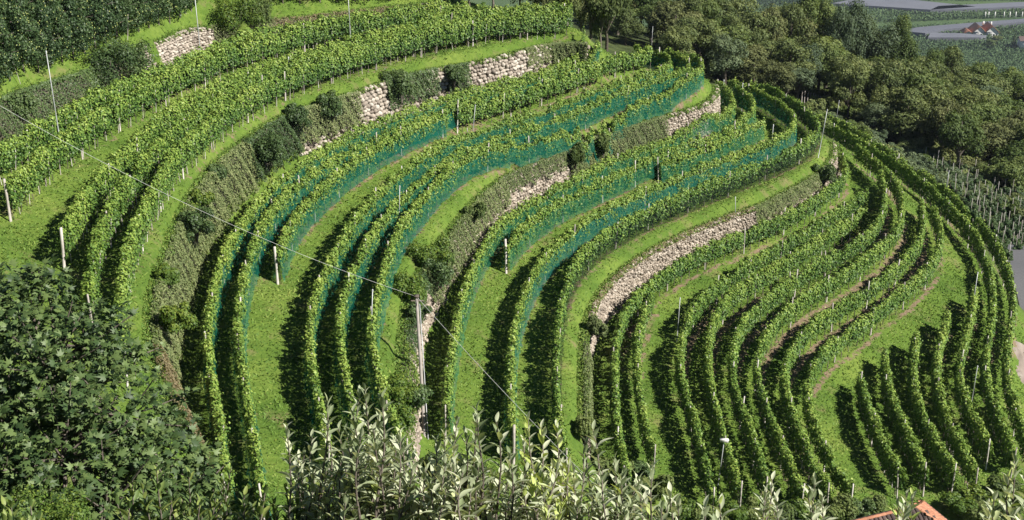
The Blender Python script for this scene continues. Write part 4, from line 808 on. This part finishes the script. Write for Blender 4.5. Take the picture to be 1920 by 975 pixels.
POLES=[(98,44,-60,'thin pole in front of the orchard, cut by the top edge at left',.03,98),(118,300,105,'tall thin pole rising in front of the upper left creeper bank',.035,113),(379,130,-8,'tall thin pole standing before the small stone wall',.035,377),(658,88,-8,'thin pole rising over the top vine rows to the picture edge',.03,657),
(695,655,548,'slim pole at the near bend of the teal netted outer row',.035,703),(748,430,352,'slim pole between the teal netted rows in the left middle',.03,752),(883,285,200,'leaning slim pole behind the teal netted rows',.03,892),(1221,100,52,'slim pole against the wood above the upper nose',.03,1222),(1320,128,72,'leaning slim pole at the outermost point of the upper nose',.03,1324),
(1379,430,372,'slim pole in front of the lowest wall, on its far half',.03,1375),(1269,640,562,'slim pole on the grass right of the lowest wall bend',.03,1271),(1820,600,514,'blue grey pole at the head of the fifth corner row',.035,1821),(1819,770,690,'slim pole between the corner rows, near the right edge',.03,1821),(1534,296,208,'tall leaning pole at the outer bend of the dark netted row',.03,1543),(1565,240,190,'slim pole at the edge of the scrub',.03,1569),(1771,372,322,'pole between the outermost row and the young orchard',.03,1773),(1445,290,236,'short slim pole in the shaded outer rows',.03,1446),(1390,200,158,'slim pole at the far end of the third terrace',.03,1390),(1355,192,152,'pole just right of the rounded wall corner',.03,1355),(544,160,110,'weathered slim pole in the top vine rows',.03,544)]
for q in POLES: pole(*q[:3],q[3],q[4],q[5])
pole(1346,912,830,'pole carrying a white flat box, in the lower field','nozzle' and .03,1352,'box')
def P3(x,y,D):
    u=(x-960)/FPX; v=(487.5-y)/FPX; return Vector((D*u,D*(math.cos(PITCH)+v*math.sin(PITCH)),D*(v*math.cos(PITCH)-math.sin(PITCH))))
pb=hit(797,822,0,40); D=pb[1]*math.cos(PITCH)-pb[2]*math.sin(PITCH); pt=P3(781,556,D+.6)
e=empty('utility_pole',tuple(pb),'tall grey utility pole with a dark top, standing on the second wall','utility pole')
a=Acc(); o=Vector(pb); dv=pt-o; tube(a,[(0,0,-.5),tuple(dv*.5),tuple(dv)],[.10,.09,.075],10); link('shaft',a.mesh('shaft',M['woodpole']),e)
a=Acc(); box(a,tuple(dv+Vector((0,0,.02))),(.26,.26,.10)); tube(a,[tuple(dv*.97+Vector((-.3,0,0))),tuple(dv*.97+Vector((.35,0,0)))],.04,6); link('crossarm',a.mesh('crossarm',M['bark']),e)
a=Acc(); tube(a,[tuple(Vector((.17,-.05,-.3))),tuple(dv*.5+Vector((.16,-.04,0))),tuple(dv*.95+Vector((.14,-.03,0)))],.028,6); link('conduit',a.mesh('conduit',M['metal']),e)
p0=P3(-260,40,66); gz=float(TZ(p0.x,p0.y)); e=empty('utility_pole',(p0.x,p0.y,gz),'utility pole outside the left edge that holds the long cable','utility pole'); a=Acc(); tube(a,[(0,0,-.5),(0,0,max(3,p0.z-gz))],[.14,.1],10); link('shaft',a.mesh('shaft',M['woodpole']),e)
def cable(A,B,sag,r,label):
    a=Acc(); P=[]
    for i_ in range(41):
        t=i_/40; q=A.lerp(B,t); q.z-=sag*4*t*(1-t); P.append(tuple(q-A))
    tube(a,P,r,5); o_=link('cable',a.mesh('cable',M['wire']),None,tuple(A)); tag(o_,label,'cable')
cable(pt,p0,1.2,.0075,'pale cable running from the utility pole up to the left edge')
p1=P3(1240,1030,60); gz=float(TZ(p1.x,p1.y)); e=empty('utility_pole',(p1.x,p1.y,gz),'short pole below the picture edge that holds the thin cable','utility pole'); a=Acc(); tube(a,[(0,0,-.5),(0,0,max(2,p1.z-gz))],[.12,.1],10); link('shaft',a.mesh('shaft',M['woodpole']),e)
cable(pt,p1,.3,.012,'thin dark cable running down to the right from the utility pole')
# brown fence stakes at the wood edge
for i_ in range(15):
    x=1502+(i_%8)*5.2; y=196+(i_%8)*1.6+(i_//8)*12; p=hit(x,y,0,100); a=Acc(); tube(a,[(0,0,-.2),(0,0,1.9)],[.05,.045],6)
    o_=link('fence_stake',a.mesh('fence_stake',M['woodpole']),None,tuple(p),(R(random.uniform(-4,4)),R(random.uniform(-4,4)),0)); tag(o_,f'bare wooden stake at the wood edge, {ordinal(i_%8)} from the left in the {"lower" if i_//8 else "upper"} line','stake','bare stakes at the wood edge')
# ------------------------------------------------------------------ road and rock at the right edge
pr=[(1925,545),(1912,520),(1904,500),(1899,480),(1900,462)]
Rp=np.array([hit(x,y,0,60) for x,y in pr]); Rp[:,0]+=1.2
def ribbon(P,wd,lift,name,m,label):
    P=smooth_path(P,1.0,2); Nn=normals2(P); rows=[]
    for s in np.linspace(-wd/2,wd/2,5):
        q=P.copy(); q[:,:2]+=Nn*s; q[:,2]=TZ(q[:,0],q[:,1])+lift; rows.append(q)
    zmax=np.max([q[:,2] for q in rows],axis=0)
    for q in rows: q[:,2]=zmax
    V=np.concatenate(rows); I=np.arange(len(V)).reshape(5,-1); F_=np.stack([I[:-1,:-1],I[1:,:-1],I[1:,1:],I[:-1,1:]],-1).reshape(-1,4)
    tag(link(name,mesh_np(name,V,F_,M[m],None,True)),label,kind='structure')
rd=[(46,70,0),(43.5,80,0),(42,90,0),(41.2,98,0),(41.2,106,0),(43,114,0),(48,122,0),(56,130,0)]
ribbon(np.array(rd,float),3.2,.12,'road','asphalt','narrow grey road right of the outermost vine row')
# rock face below the outermost row
a_=[];N_=40;Hh=12
for j_ in range(Hh+1):
    for i_ in range(N_+1):
        y=74+i_*.42; x=np.interp(y,[74,80,86,92,97],[34.6,34.4,35.1,36.3,37.6])+j_*.16+.25*math.sin(i_*1.3+j_*.9)*math.sin(j_*1.1+i_*.37)+.12*math.sin(i_*3.1+j_*2.2); x=x-.7+j_*.34; z=float(TZ(x,y))+.22+.30*math.sin(i_*.9+j_*1.3)*math.sin(j_*.7+i_*.31)+.14*math.sin(i_*2.7+j_*1.9)-(.5 if j_ in(0,Hh) or i_ in (0,N_) else 0); a_.append((x,y,z))
I=np.arange(len(a_)).reshape(Hh+1,N_+1); F_=np.stack([I[:-1,:-1],I[1:,:-1],I[1:,1:],I[:-1,1:]],-1).reshape(-1,4)
o_=link('rock',mesh_np('rock',np.array(a_)-np.array(a_[0]),F_,M['rock'],None,False),None,a_[0]); tag(o_,'pale weathered rock face at the right edge below the outermost row','rock')
# ------------------------------------------------------------------ far valley floor: orchard blocks, hail nets, farmhouse
ZV=-300.
def flat(ptsl,h,name,m,label,cat,rows=None,grp=None):
    P=[Vector(U(x,y,ZV+h)) for x,y in ptsl]; base=P[0].copy(); bm=__import__('bmesh').new()
    top=[bm.verts.new(p-base) for p in P]; bot=[bm.verts.new((p.x-base.x,p.y-base.y,ZV-p.z*0-base.z)) for p in P]
    bm.faces.new(top)
    for i_ in range(len(P)): j_=(i_+1)%len(P); bm.faces.new((top[i_],bot[i_],bot[j_],top[j_]))
    bm.normal_update(); me=bpy.data.meshes.new(name); bm.to_mesh(me); bm.free(); me.materials.append(M[m]); o=link(name,me,None,tuple(base)); tag(o,label,cat,grp); return o
def orchard_rows(ptsl,label,nrow,colr='valleyleaf'):
    """rows of trained trees as one uncountable far mass: ridges with leafy cards"""
    P=np.array([U(x,y,ZV) for x,y in ptsl]); a0,a1,b1,b0=P  # quad: near-left, near-right, far-right, far-left
    C=[];T=[]
    for r_ in range(nrow):
        t=(r_+.5)/nrow; A=a0*(1-t)+b0*t; B=a1*(1-t)+b1*t; L=np.linalg.norm(B-A); n=int(L*1.6)
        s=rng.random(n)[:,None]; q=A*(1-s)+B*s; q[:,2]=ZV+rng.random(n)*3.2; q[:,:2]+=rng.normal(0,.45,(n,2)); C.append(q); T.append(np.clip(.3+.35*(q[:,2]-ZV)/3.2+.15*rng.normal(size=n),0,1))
    C=np.concatenate(C); T=np.concatenate(T); n=len(C); V,F_,Tt=kites(C-C[0],unit(rng.normal(size=(n,3))+[.3,-.8,.6]),1.5*(.6+.8*rng.random(n)),T,.8,.1)
    o=link('far_orchard',mesh_np('far_orchard',V,F_,M[colr],Tt),None,tuple(C[0])); tag(o,label,None,None,'stuff')
M['valleyleaf']=leaf_mat('far_orchard_leaf',[(0,(.04,.07,.035)),(.5,(.07,.115,.05)),(1,(.11,.16,.07))],.15,.7,.1)
M['valleydark']=leaf_mat('far_dark_leaf',[(0,(.02,.035,.025)),(.5,(.035,.055,.035)),(1,(.06,.09,.05))],.15,.7,.1)
flat([(1560,6),(1600,-2),(1700,-2),(1830,12),(1745,18)],4.4,'hail_net','hail','large grey hail net canopy across the top of the valley floor','hail net',grp='grey hail nets over the far orchards')
flat([(1745,18),(1760,11),(1880,5),(1930,3),(1930,11),(1850,15)],4.4,'hail_net','hail','narrow grey hail net strip running to the right edge','hail net',grp='grey hail nets over the far orchards')
flat([(1690,58),(1720,51),(1765,47),(1840,41),(1930,34),(1930,40),(1840,48),(1770,55),(1735,62)],4.4,'hail_net','hail','curved grey hail net strip above the farmhouse','hail net',grp='grey hail nets over the far orchards')
flat([(1740,70),(1745,61),(1800,62),(1850,66),(1840,70)],4.2,'hail_net','hail','dark grey net patch left of the farmhouse','hail net',grp='grey hail nets over the far orchards')
orchard_rows([(1560,46),(1930,30),(1930,14),(1560,10)],'far orchard between the two hail net strips',38)
orchard_rows([(1500,92),(1930,92),(1930,42),(1500,60)],'far orchard round the farmhouse',50)
orchard_rows([(1380,14),(1600,14),(1600,-12),(1380,-12)],'dark far orchards at the top edge',22,'valleydark')
orchard_rows([(1700,1),(1930,1),(1930,-14),(1700,-14)],'far orchard above the hail nets',16)
orchard_rows([(1380,60),(1640,66),(1640,14),(1380,14)],'far orchard behind the tall trees',40)
orchard_rows([(1380,150),(1930,150),(1930,92),(1380,60)],'far orchard nearest to the wood',50)
# white row-end posts and farmhouse
for i_,x in enumerate([1847,1853,1865,1882,1893,1904,1916]):
    p=U(x,33,ZV); a=Acc(); box(a,(0,0,2.6),(.7,.7,5.4)); o_=link('orchard_post',a.mesh('orchard_post',M['plaster']),None,p); tag(o_,f'tiny white orchard end post above the net strip, {ordinal(i_)} from the left','post','white posts of the far orchard')
def house(cx,cy,label):
    c=Vector(U(cx,cy,ZV)); e=empty('farmhouse',tuple(c),label,'house'); bm_=None
    def gable(x0,x1,y0,y1,hw,hr,nm):
        # ridge runs along y (towards the camera), gable faces the camera
        a=Acc(); X=(x0+x1)/2; a.add([(x0,y0,0),(x1,y0,0),(x1,y0,hw),(x0,y0,hw),(x0,y1,0),(x1,y1,0),(x1,y1,hw),(x0,y1,hw)],[(0,1,2,3),(5,4,7,6),(1,5,6,2),(4,0,3,7)],.2)
        a.add([(x0,y0,hw),(x1,y0,hw),(X,y0,hr),(X,y0,hr)],[(0,1,2,3)],.2); a.add([(x1,y1,hw),(x0,y1,hw),(X,y1,hr),(X,y1,hr)],[(0,1,2,3)],.2); link('wall',a.mesh('wall',M['plaster']),e)
        a=Acc(); o=1.0; t=.35
        for s,(xa) in ((-1,x0),(1,x1)):
            dx=xa-X; k=1+o/abs(dx); ex=X+dx*k; ez=hr-(hr-hw)*k
            a.add([(X,y0-o,hr+t),(ex,y0-o,ez+t),(ex,y1+o,ez+t),(X,y1+o,hr+t),(X,y0-o,hr),(ex,y0-o,ez),(ex,y1+o,ez),(X,y1+o,hr)],[(0,1,2,3),(7,6,5,4),(0,4,5,1),(1,5,6,2),(2,6,7,3)],.6)
        link('roof',a.mesh('roof',M['tile_orange']),e)
    gable(-16,-7,-4,6,2.6,5.2,0); gable(-8,2,-6,8,5,9.5,1); gable(2,13,-7,8,5,10,2)
    a=Acc(); box(a,(3,5,10),(1.2,1.2,3)); link('chimney',a.mesh('chimney',M['plaster']),e); a=Acc(); box(a,(9,3,10),(1.1,1.1,3)); link('chimney',a.mesh('chimney',M['plaster']),e)
    for x in (-5.5,-1,4.5,9.5):
        f=Acc(); 
        for zz in (1.6,):
            box(f,(x,-7.08 if x>2 else -6.08,zz+1),(1.5,.12,1.7)); w_=link('window',f.mesh('window',M['plaster']),e); g_=Acc(); box(g_,(x,(-7.15 if x>2 else -6.15),zz+1),(1.2,.05,1.4)); link('pane',g_.mesh('pane',M['glass']),w_)
house(1838,67,'far farmhouse with three red gabled roofs on the valley floor')
p=U(1918,92,ZV); e=empty('farmhouse',p,'pale house cut by the right edge of the valley floor','house'); a=Acc(); box(a,(2,0,4),(12,8,8)); link('wall',a.mesh('wall',M['plaster']),e); a=Acc(); a.add([(-5,-5,8),(9,-5,8),(9,0,11),(-5,0,11),(-5,5,8),(9,5,8)],[(0,1,2,3),(3,2,5,4)],.4); link('roof',a.mesh('roof',M['tile_dark']),e)
for i_,(x,y,H,m) in enumerate([(1900,92,14,'wood1'),(1868,84,9,'wood1'),(1856,90,8,'wood4')]):
    tree(U(x,y,ZV),3.2 if i_==0 else 5,H,m,'conifer' if i_==0 else 'round',['pointed dark conifer near the right edge of the valley','round tree right below the farmhouse','lighter tree on the valley floor beside the round one'][i_],'valley trees')
# ------------------------------------------------------------------ tiled roof at the lower right
A=P3(1716,951,69.0); rd_=Vector((math.cos(R(202)),math.sin(R(202)),0)); pd=Vector((-math.sin(R(202)),math.cos(R(202)),0)); pd=-pd if pd.y>0 else pd; gz=float(TZ(A.x,A.y))
e=empty('house',(A.x,A.y,A.z),'house below the vineyard with a hipped roof of dark tiles, one side orange','house'); slope=.74; W_=4.2; drop=W_*slope
def L3(u,v,zz): q=rd_*u+pd*v; return Vector((q.x,q.y,zz))   # u along the ridge, v downslope to the camera
a=Acc(); hb=A.z-drop-gz+1.0
for (u0,v0,u1,v1) in ((-W_+.4,W_-.4,8,W_-.4),(8,W_-.4,8,-W_+.4),(8,-W_+.4,-W_+.4,-W_+.4),(-W_+.4,-W_+.4,-W_+.4,W_-.4)):
    a.add([L3(u0,v0,-drop-hb),L3(u1,v1,-drop-hb),L3(u1,v1,-drop-.02),L3(u0,v0,-drop-.02)],[(0,1,2,3)],.3)
link('wall',a.mesh('wall',M['plaster']),e)
a=Acc(); O=L3(0,0,-.06); f1=L3(-W_,W_,-drop-.06); f2=L3(8,W_,-drop-.06); r2=L3(8,0,-.06); b1=L3(-W_,-W_,-drop-.06); b2=L3(8,-W_,-drop-.06)
a.add([O,f1,f2,r2],[(0,1,2,3)],.2); a.add([O,b1,f1,O],[(0,1,2,3)],.2); a.add([r2,b2,b1,O],[(0,1,2,3)],.2); rf=link('roof',a.mesh('roof',M['tile_dark']),e)
def pan(m):
    a=Acc(); k=6; V=[]
    for j_ in range(2):
        for i_ in range(k+1): an=math.pi*i_/k; V.append((-.11*math.cos(an)*(1-.12*j_),j_*.38,.055*math.sin(an)+.03*(1-j_)))
    F_=[(i_,i_+1,i_+k+2,i_+k+1) for i_ in range(k)]; c=len(V); V+= [(-.11,0,.0),(.11,0,.0)]
    a.add(V,F_,.5); return a.mesh('tile',M[m])
PT={'tile_dark':pan('tile_dark'),'tile_orange':pan('tile_orange')}
def lay(uo,vo,zo,du,dv,slope_dir,across,rows,cols_fn,m):
    cnt=0
    for r_ in range(rows):
        c0,c1=cols_fn(r_)
        for c_ in range(int(c0/.235),int(c1/.235)+1):
            if cnt>=300: return
            s=.34*(r_+1); pos=Vector((uo,vo,zo))+slope_dir*s+across*(c_*.235); pos.z+=.03
            o=link('tile',PT[m],rf,tuple(pos)); up=slope_dir.cross(across).normalized(); up=up if up.z>0 else -up
            mt=Matrix((across,-slope_dir,up)).transposed() if across.cross(-slope_dir).dot(up)>0 else Matrix((-across,-slope_dir,up)).transposed()
            o.rotation_euler=mt.to_euler(); cnt+=1
sd1=(pd*1.0+Vector((0,0,-slope))).normalized(); hfac=1/math.sqrt(1+slope*slope)
lay(0,0,0,0,0,sd1,rd_,11,lambda r_:(-(r_+1)*.34*hfac+.05,min(5.6,8)),'tile_dark')
sd2=(-rd_+Vector((0,0,-slope))).normalized(); lay(0,0,0,0,0,sd2,pd,11,lambda r_:(-(r_+1)*.34*hfac+.05,(r_+1)*.34*hfac-.05),'tile_orange')
a=Acc()
for i_ in range(7): an=math.pi*i_/6; 
def capm():
    a=Acc(); k=6; V=[]
    for j_ in range(2):
        for i_ in range(k+1): an=math.pi*i_/k; V.append((-.10*math.cos(an)*(1-.22*j_),j_*.38,.10*math.sin(an)*(1-.25*j_)))
    a.add(V,[(i_,i_+1,i_+k+2,i_+k+1) for i_ in range(k)],.5); return a.mesh('ridge_tile',M['tile_orange'])
CM=capm()
def caps(d,n):
    q=d.to_track_quat('Y','Z')
    for i_ in range(n): o=link('ridge_tile',CM,rf,tuple(d*(.36*i_-.05)+Vector((0,0,.03))),q.to_euler())
caps(rd_.copy(),22); caps((-rd_+pd+Vector((0,0,-slope))).normalized(),15); caps((-rd_-pd+Vector((0,0,-slope))).normalized(),15)
# hedges around the roof and low plants along the bottom
HB=[(1420,955,26,'wood4'),(1470,962,28,'wood4'),(1520,955,30,'bushbright'),(1570,950,28,'wood4'),(1610,948,26,'ivy'),(1645,945,22,'wood4'),(1800,940,26,'bushbright'),(1835,930,28,'bushbright'),(1870,945,32,'wood4'),(1905,930,32,'bushbright'),(1880,905,22,'wood4'),(1840,965,32,'wood4'),(1380,962,26,'bushbright'),(1330,968,26,'wood4'),(1200,880,26,'ivy'),(1150,880,30,'wood4'),(1230,905,26,'wood4'),(870,905,30,'bushbright'),(830,860,26,'ivy'),(1270,950,28,'bushbright'),(1190,930,32,'ivy'),(480,940,26,'wood4')]
for i_,(x,y,rp,m) in enumerate(sorted(HB)):
    p=hit(x,y+10,.6,38); D=np.hypot(p[0],p[1]); bush_at(p,rp*D/FPX*1.25,1.5,m,f'low leafy bush along the bottom edge, {ordinal(i_)} from the left','bush','bushes along the bottom edge',lsz=.15)
# ------------------------------------------------------------------ foreground: fig tree
def leaf_mesh_from(outline, fold, curl, m, name='leaf'):
    """outline: half-width at stations along the midrib; returns a folded, curled leaf (length 1 along +Y)"""
    n=len(outline); V=[];F_=[]
    for i_ in range(n):
        t=i_/(n-1); y=t; z=-curl*t*t; w_=outline[i_]
        V+=[(-w_,y,z+fold*w_),(0,y,z),(w_,y,z+fold*w_)]
    for i_ in range(n-1):
        b=i_*3; F_+=[(b,b+1,b+4,b+3),(b+1,b+2,b+5,b+4)]
    return np.array(V),np.array(F_)
def fig_leaf(seed):
    r=random.Random(seed); V=[(0,0,0)];F_=[]
    lob=[(-115,.30),(-75,.60),(-56,.40),(-37,.84),(-20,.50),(0,1.1),(20,.50),(37,.84),(56,.40),(75,.60),(115,.30)]
    for an,l in lob:
        a_=R(an); l*=r.uniform(.9,1.1); V.append((math.sin(a_)*l,.12+math.cos(a_)*l,-.30*l*l+.06*r.uniform(-1,1)))
    V[0]=(0,.12,0.02)
    for i_ in range(1,len(V)-2,2): F_.append((0,i_+2,i_+1,i_))
    return np.array(V),np.array(F_)
FIGV=[fig_leaf(i_) for i_ in range(4)]; FIGM=[mesh_np('leaf',V,F_,M['fig'],np.full(len(V),.35+.1*i_),True) for i_,(V,F_) in enumerate(FIGV)]
APV=[leaf_mesh_from([.0,.12,.18,.17,.11,.0],.45,c,'apple') for c in (.10,.3,.5,.2)]
APM={m:[mesh_np('leaf',V,F_,M[m],np.full(len(V),.35+.1*i_),True) for i_,(V,F_) in enumerate(APV)] for m in ('apple','applegreen')}
def orient(dirv, up):
    y=dirv.normalized(); x=y.cross(up); x=x.normalized() if x.length>1e-4 else Vector((1,0,0)); z=x.cross(y); return Matrix((x,y,z)).transposed()
def place_leaves(e, base, L, VS, MS, m, cap=300, tint=(.25,.35)):
    """L: (pos, dir, up, size). largest-looking first as parts, the rest joined"""
    L.sort(key=lambda l:-l[3]/max(1,l[0].length)); 
    vis=L[:cap]; rest=L[cap:]
    for (p,d,u,s) in vis:
        mt=orient(d,u); link('leaf',MS[random.randrange(4)],e,tuple(p-base),mt.to_euler(),s)
    if rest:
        Vs=[];Fs=[];Ts=[];n=0
        for (p,d,u,s) in rest:
            V,F_=VS[random.randrange(4)]; mt=np.array(orient(d,u)); Vs.append((V*s)@mt.T+np.array(p-base)); Fs.append(F_+n); Ts.append(np.full(len(V),random.random())); n+=len(V)
        tag(link('leaves',mesh_np('leaves',np.concatenate(Vs),np.concatenate(Fs),M[m],np.concatenate(Ts),True),e),kind='stuff')
r=random.Random(21); g=P3(150,900,21.5); gz=float(TZ(g.x,g.y+.5)); base=Vector((g.x,g.y+.5,gz))
fig=empty('fig_tree',tuple(base),'big dark fig tree with lobed leaves filling the lower left corner','fig tree')
lobes=[((95,690),150,20.4),((60,590),110,21.0),((150,650),120,20.6),((230,780),140,20.2),((120,860),170,19.6),((300,860),110,20.0),((20,800),150,20.),((370,850),55,20.4),((250,660),50,20.8),((330,790),55,20.6),((20,560),70,20.8),((90,530),60,21.),((-60,700),150,21),((200,950),150,19.4),((340,930),90,19.8),((380,900),50,20),((0,950),150,19.6)]
LL=[]; a=Acc(); tb=Vector((0,0,-.3)); hub=P3(130,820,21.2)-base
tube(a,[(0,0,-.5),tuple(hub*.5+Vector((.2,0,0))),tuple(hub)],[.22,.18,.14],8,.5,False)
for (c,rp,D) in lobes:
    cc=P3(*c,D); rad=rp*D/FPX; n=int(300*rad*rad*2.9)
    tube(a,[tuple(hub),tuple((hub+(cc-base))*.5+Vector((0,0,.15))),tuple(cc-base)],[.07,.045,.02],6,.5,False)
    tips=[]
    for _ in range(max(4,n//9)):
        v=Vector((r.gauss(0,1),r.gauss(0,1),r.gauss(0,1))).normalized()
        if v.y>.5: v.y=-v.y
        tip=cc+v*rad*r.uniform(.62,1.0); tips.append((tip,v))
        if r.random()<.3: tube(a,[tuple(cc-base),tuple((cc+tip)/2-base+Vector((0,0,-.05))),tuple(tip-base)],[.02,.014,.008],4,.5,False)
        for k_ in range(8):
            an=r.random()*6.28; sd_=Vector((math.cos(an),math.sin(an),r.uniform(-.2,.9))); d_=(v*.5+sd_*.8+Vector((0,0,-.15))).normalized(); p=tip-v*r.uniform(0,.25)+sd_*.05
            u_=(v*.5+Vector((.15,-.25,.9))+Vector((r.gauss(0,.4),r.gauss(0,.4),r.gauss(0,.3)))).normalized(); LL.append((p,d_,u_,r.uniform(.055,.13)))
print('fig leaves',len(LL))
link('branches',a.mesh('branches',M['bark'],True),fig); place_leaves(fig,base,LL,FIGV,FIGM,'fig')
# ------------------------------------------------------------------ foreground: apple trees with upright shoots
def apple_tree(x0,tips,D,label,m,filler,seed,fx=None,depth=.5):
    r=random.Random(seed); g=P3(x0,1100,D+.3); gz=float(TZ(g.x,g.y)); base=Vector((g.x,g.y,gz)); e=empty('apple_tree',tuple(base),label,'apple tree','foreground apple trees'); LL=[]; a=Acc()
    fork=P3(x0,1060,D+.2)-base; tube(a,[(0,0,-.3),tuple(fork*.5+Vector((.04,0,0))),tuple(fork)],[.07,.055,.045],8,.5,False)
    shoots=[(x,y,D+r.uniform(-depth,depth),1) for x,y in tips]
    x1,x2,y1,y2=filler[:4]
    for _ in range(filler[4]): shoots.append((r.uniform(x1,x2),r.uniform(y1,y2),D+r.uniform(-depth,depth),0))
    for (x,y,Ds,main) in shoots:
        tip=P3(x,y,Ds); Lg=r.uniform(.55,.9) if main else r.uniform(.35,.7); foot=P3(x+(x0-x)*.18+r.uniform(-14,14),y+Lg*Ds**-1*FPX*.95,Ds)
        foot.z=min(foot.z,tip.z-.2); ctrl=[tip.lerp(foot,t)+Vector((.02*math.sin(t*5+x),.02*math.cos(t*4+y),0)) for t in np.linspace(0,1,6)]
        tube(a,[tuple(q-base) for q in ctrl],[.0025,.004,.005,.006,.0075,.009],5,.3,False); 
        if main or r.random()<.35: tube(a,[tuple(ctrl[-1]-base),tuple((ctrl[-1]-base).lerp(fork,.5)+Vector((0,0,-.05))),tuple(fork)],[.009,.018,.03],5,.5,False)
        n=int(Lg/.022); ph=r.random()*6
        for k_ in range(n):
            t=(k_+.3)/n; p=tip.lerp(foot,t)+Vector((.02*math.sin(t*5+x),.02*math.cos(t*4+y),0)); an=ph+k_*2.4; up_=(tip-foot).normalized()
            open_=.25+.55*min(1,t*3.2); sd_=Vector((math.cos(an),math.sin(an),0)); d_=(up_*(1.15-.55*open_)+sd_*open_).normalized(); sz=(.055+.032*min(1,t*5))*r.uniform(.8,1.2)
            u_=(up_*.9-sd_*.5+Vector((r.gauss(0,.25),r.gauss(0,.25),r.gauss(0,.2)))).normalized(); LL.append((p,d_,u_,sz))
    link('shoots',a.mesh('shoots',M['bark'],True),e); place_leaves(e,base,LL,APV,APM[m],m); return len(LL)
tot=0
tot+=apple_tree(600,[(540,800),(588,822),(615,790),(610,752),(560,870)],7.9,'foreground apple tree with the single leftmost tall shoot','apple',(560,650,850,1000,39),1)
tot+=apple_tree(690,[(668,742),(690,730),(716,742),(660,770),(705,775),(730,820),(640,800)],7.7,'tallest foreground apple tree, left of the utility pole foot','apple',(640,770,800,990,66),2)
tot+=apple_tree(810,[(743,812),(780,866),(812,830),(830,812),(850,790)],7.5,'foreground apple tree right below the utility pole','apple',(760,880,860,1000,60),3)
tot+=apple_tree(920,[(888,768),(903,775),(930,790),(868,815),(955,850)],7.6,'foreground apple tree with a tall forked shoot right of the pole','apple',(870,990,860,1000,60),4)
tot+=apple_tree(1030,[(997,792),(1012,800),(1043,796),(975,830),(1060,870)],7.4,'foreground apple tree in the bottom centre right','apple',(980,1080,870,1000,60),5)
tot+=apple_tree(1130,[(1112,802),(1104,830),(1150,866),(1088,850),(1135,880)],7.5,'rightmost of the dense foreground apple trees','apple',(1075,1190,890,1000,51),6)
tot+=apple_tree(1240,[(1222,876),(1262,925),(1205,900),(1280,950)],7.0,'foreground apple tree with two short shoots over the shaded rows','apple',(1200,1290,930,1000,5),7)
tot+=apple_tree(1345,[(1345,940),(1330,955)],6.0,'low apple shoots below the pole with the white box','apple',(1330,1360,960,1000,3),8)
tot+=apple_tree(1440,[(1440,895),(1428,915),(1452,935)],7.6,'slender apple shoots in front of the parallel rows','apple',(1425,1455,940,1000,4),9)
tot+=apple_tree(1530,[(1530,905),(1520,930),(1545,935)],7.8,'slender apple shoots left of the tiled roof','apple',(1515,1550,940,1000,4),10)
tot+=apple_tree(1700,[(1692,920),(1712,930),(1680,950)],7.6,'small apple shoots in front of the tiled roof','apple',(1680,1715,950,1000,4),12)
tot+=apple_tree(1880,[(1855,928),(1907,868),(1895,890),(1848,950),(1918,900)],6.8,'apple shoots at the bottom right corner','apple',(1840,1925,950,1000,8),13)
tot+=apple_tree(330,[(300,885),(352,892),(430,880),(410,905),(240,905),(375,930),(275,915)],8.2,'greener apple tree in front of the fig tree','applegreen',(210,480,925,1010,46),14)
tot+=apple_tree(480,[(425,895),(500,925),(455,935),(540,915),(520,940)],8.0,'low apple tree between the fig tree and the tall shoots','applegreen',(440,560,940,1000,22),15)
tot+=apple_tree(40,[(30,940),(62,950),(10,955)],7.0,'apple shoots in the bottom left corner','applegreen',(0,75,960,1000,8),16)
print('apple leaves',tot)
p=P3(108,985,16.5); bush_at((p.x,p.y,p.z-.5),.55,1.05,'bushbright','small fine leaved bush below the fig tree','bush',None,.06)
# ------------------------------------------------------------------ the air
hm,hn=mat('air'); pv_=N(hn,'ShaderNodeVolumePrincipled'); pv_.inputs['Density'].default_value=.00006; pv_.inputs['Color'].default_value=(.72,.82,1.0,1); pv_.inputs['Anisotropy'].default_value=.2
ho=N(hn,'ShaderNodeOutputMaterial'); hn.links.new(pv_.outputs[0],ho.inputs['Volume'])
a=Acc(); box(a,(750,2425,-160),(4700,5300,340)); hz=link('haze',a.mesh('haze',hm)); tag(hz,'thin bluish summer air over the valley',kind='stuff')
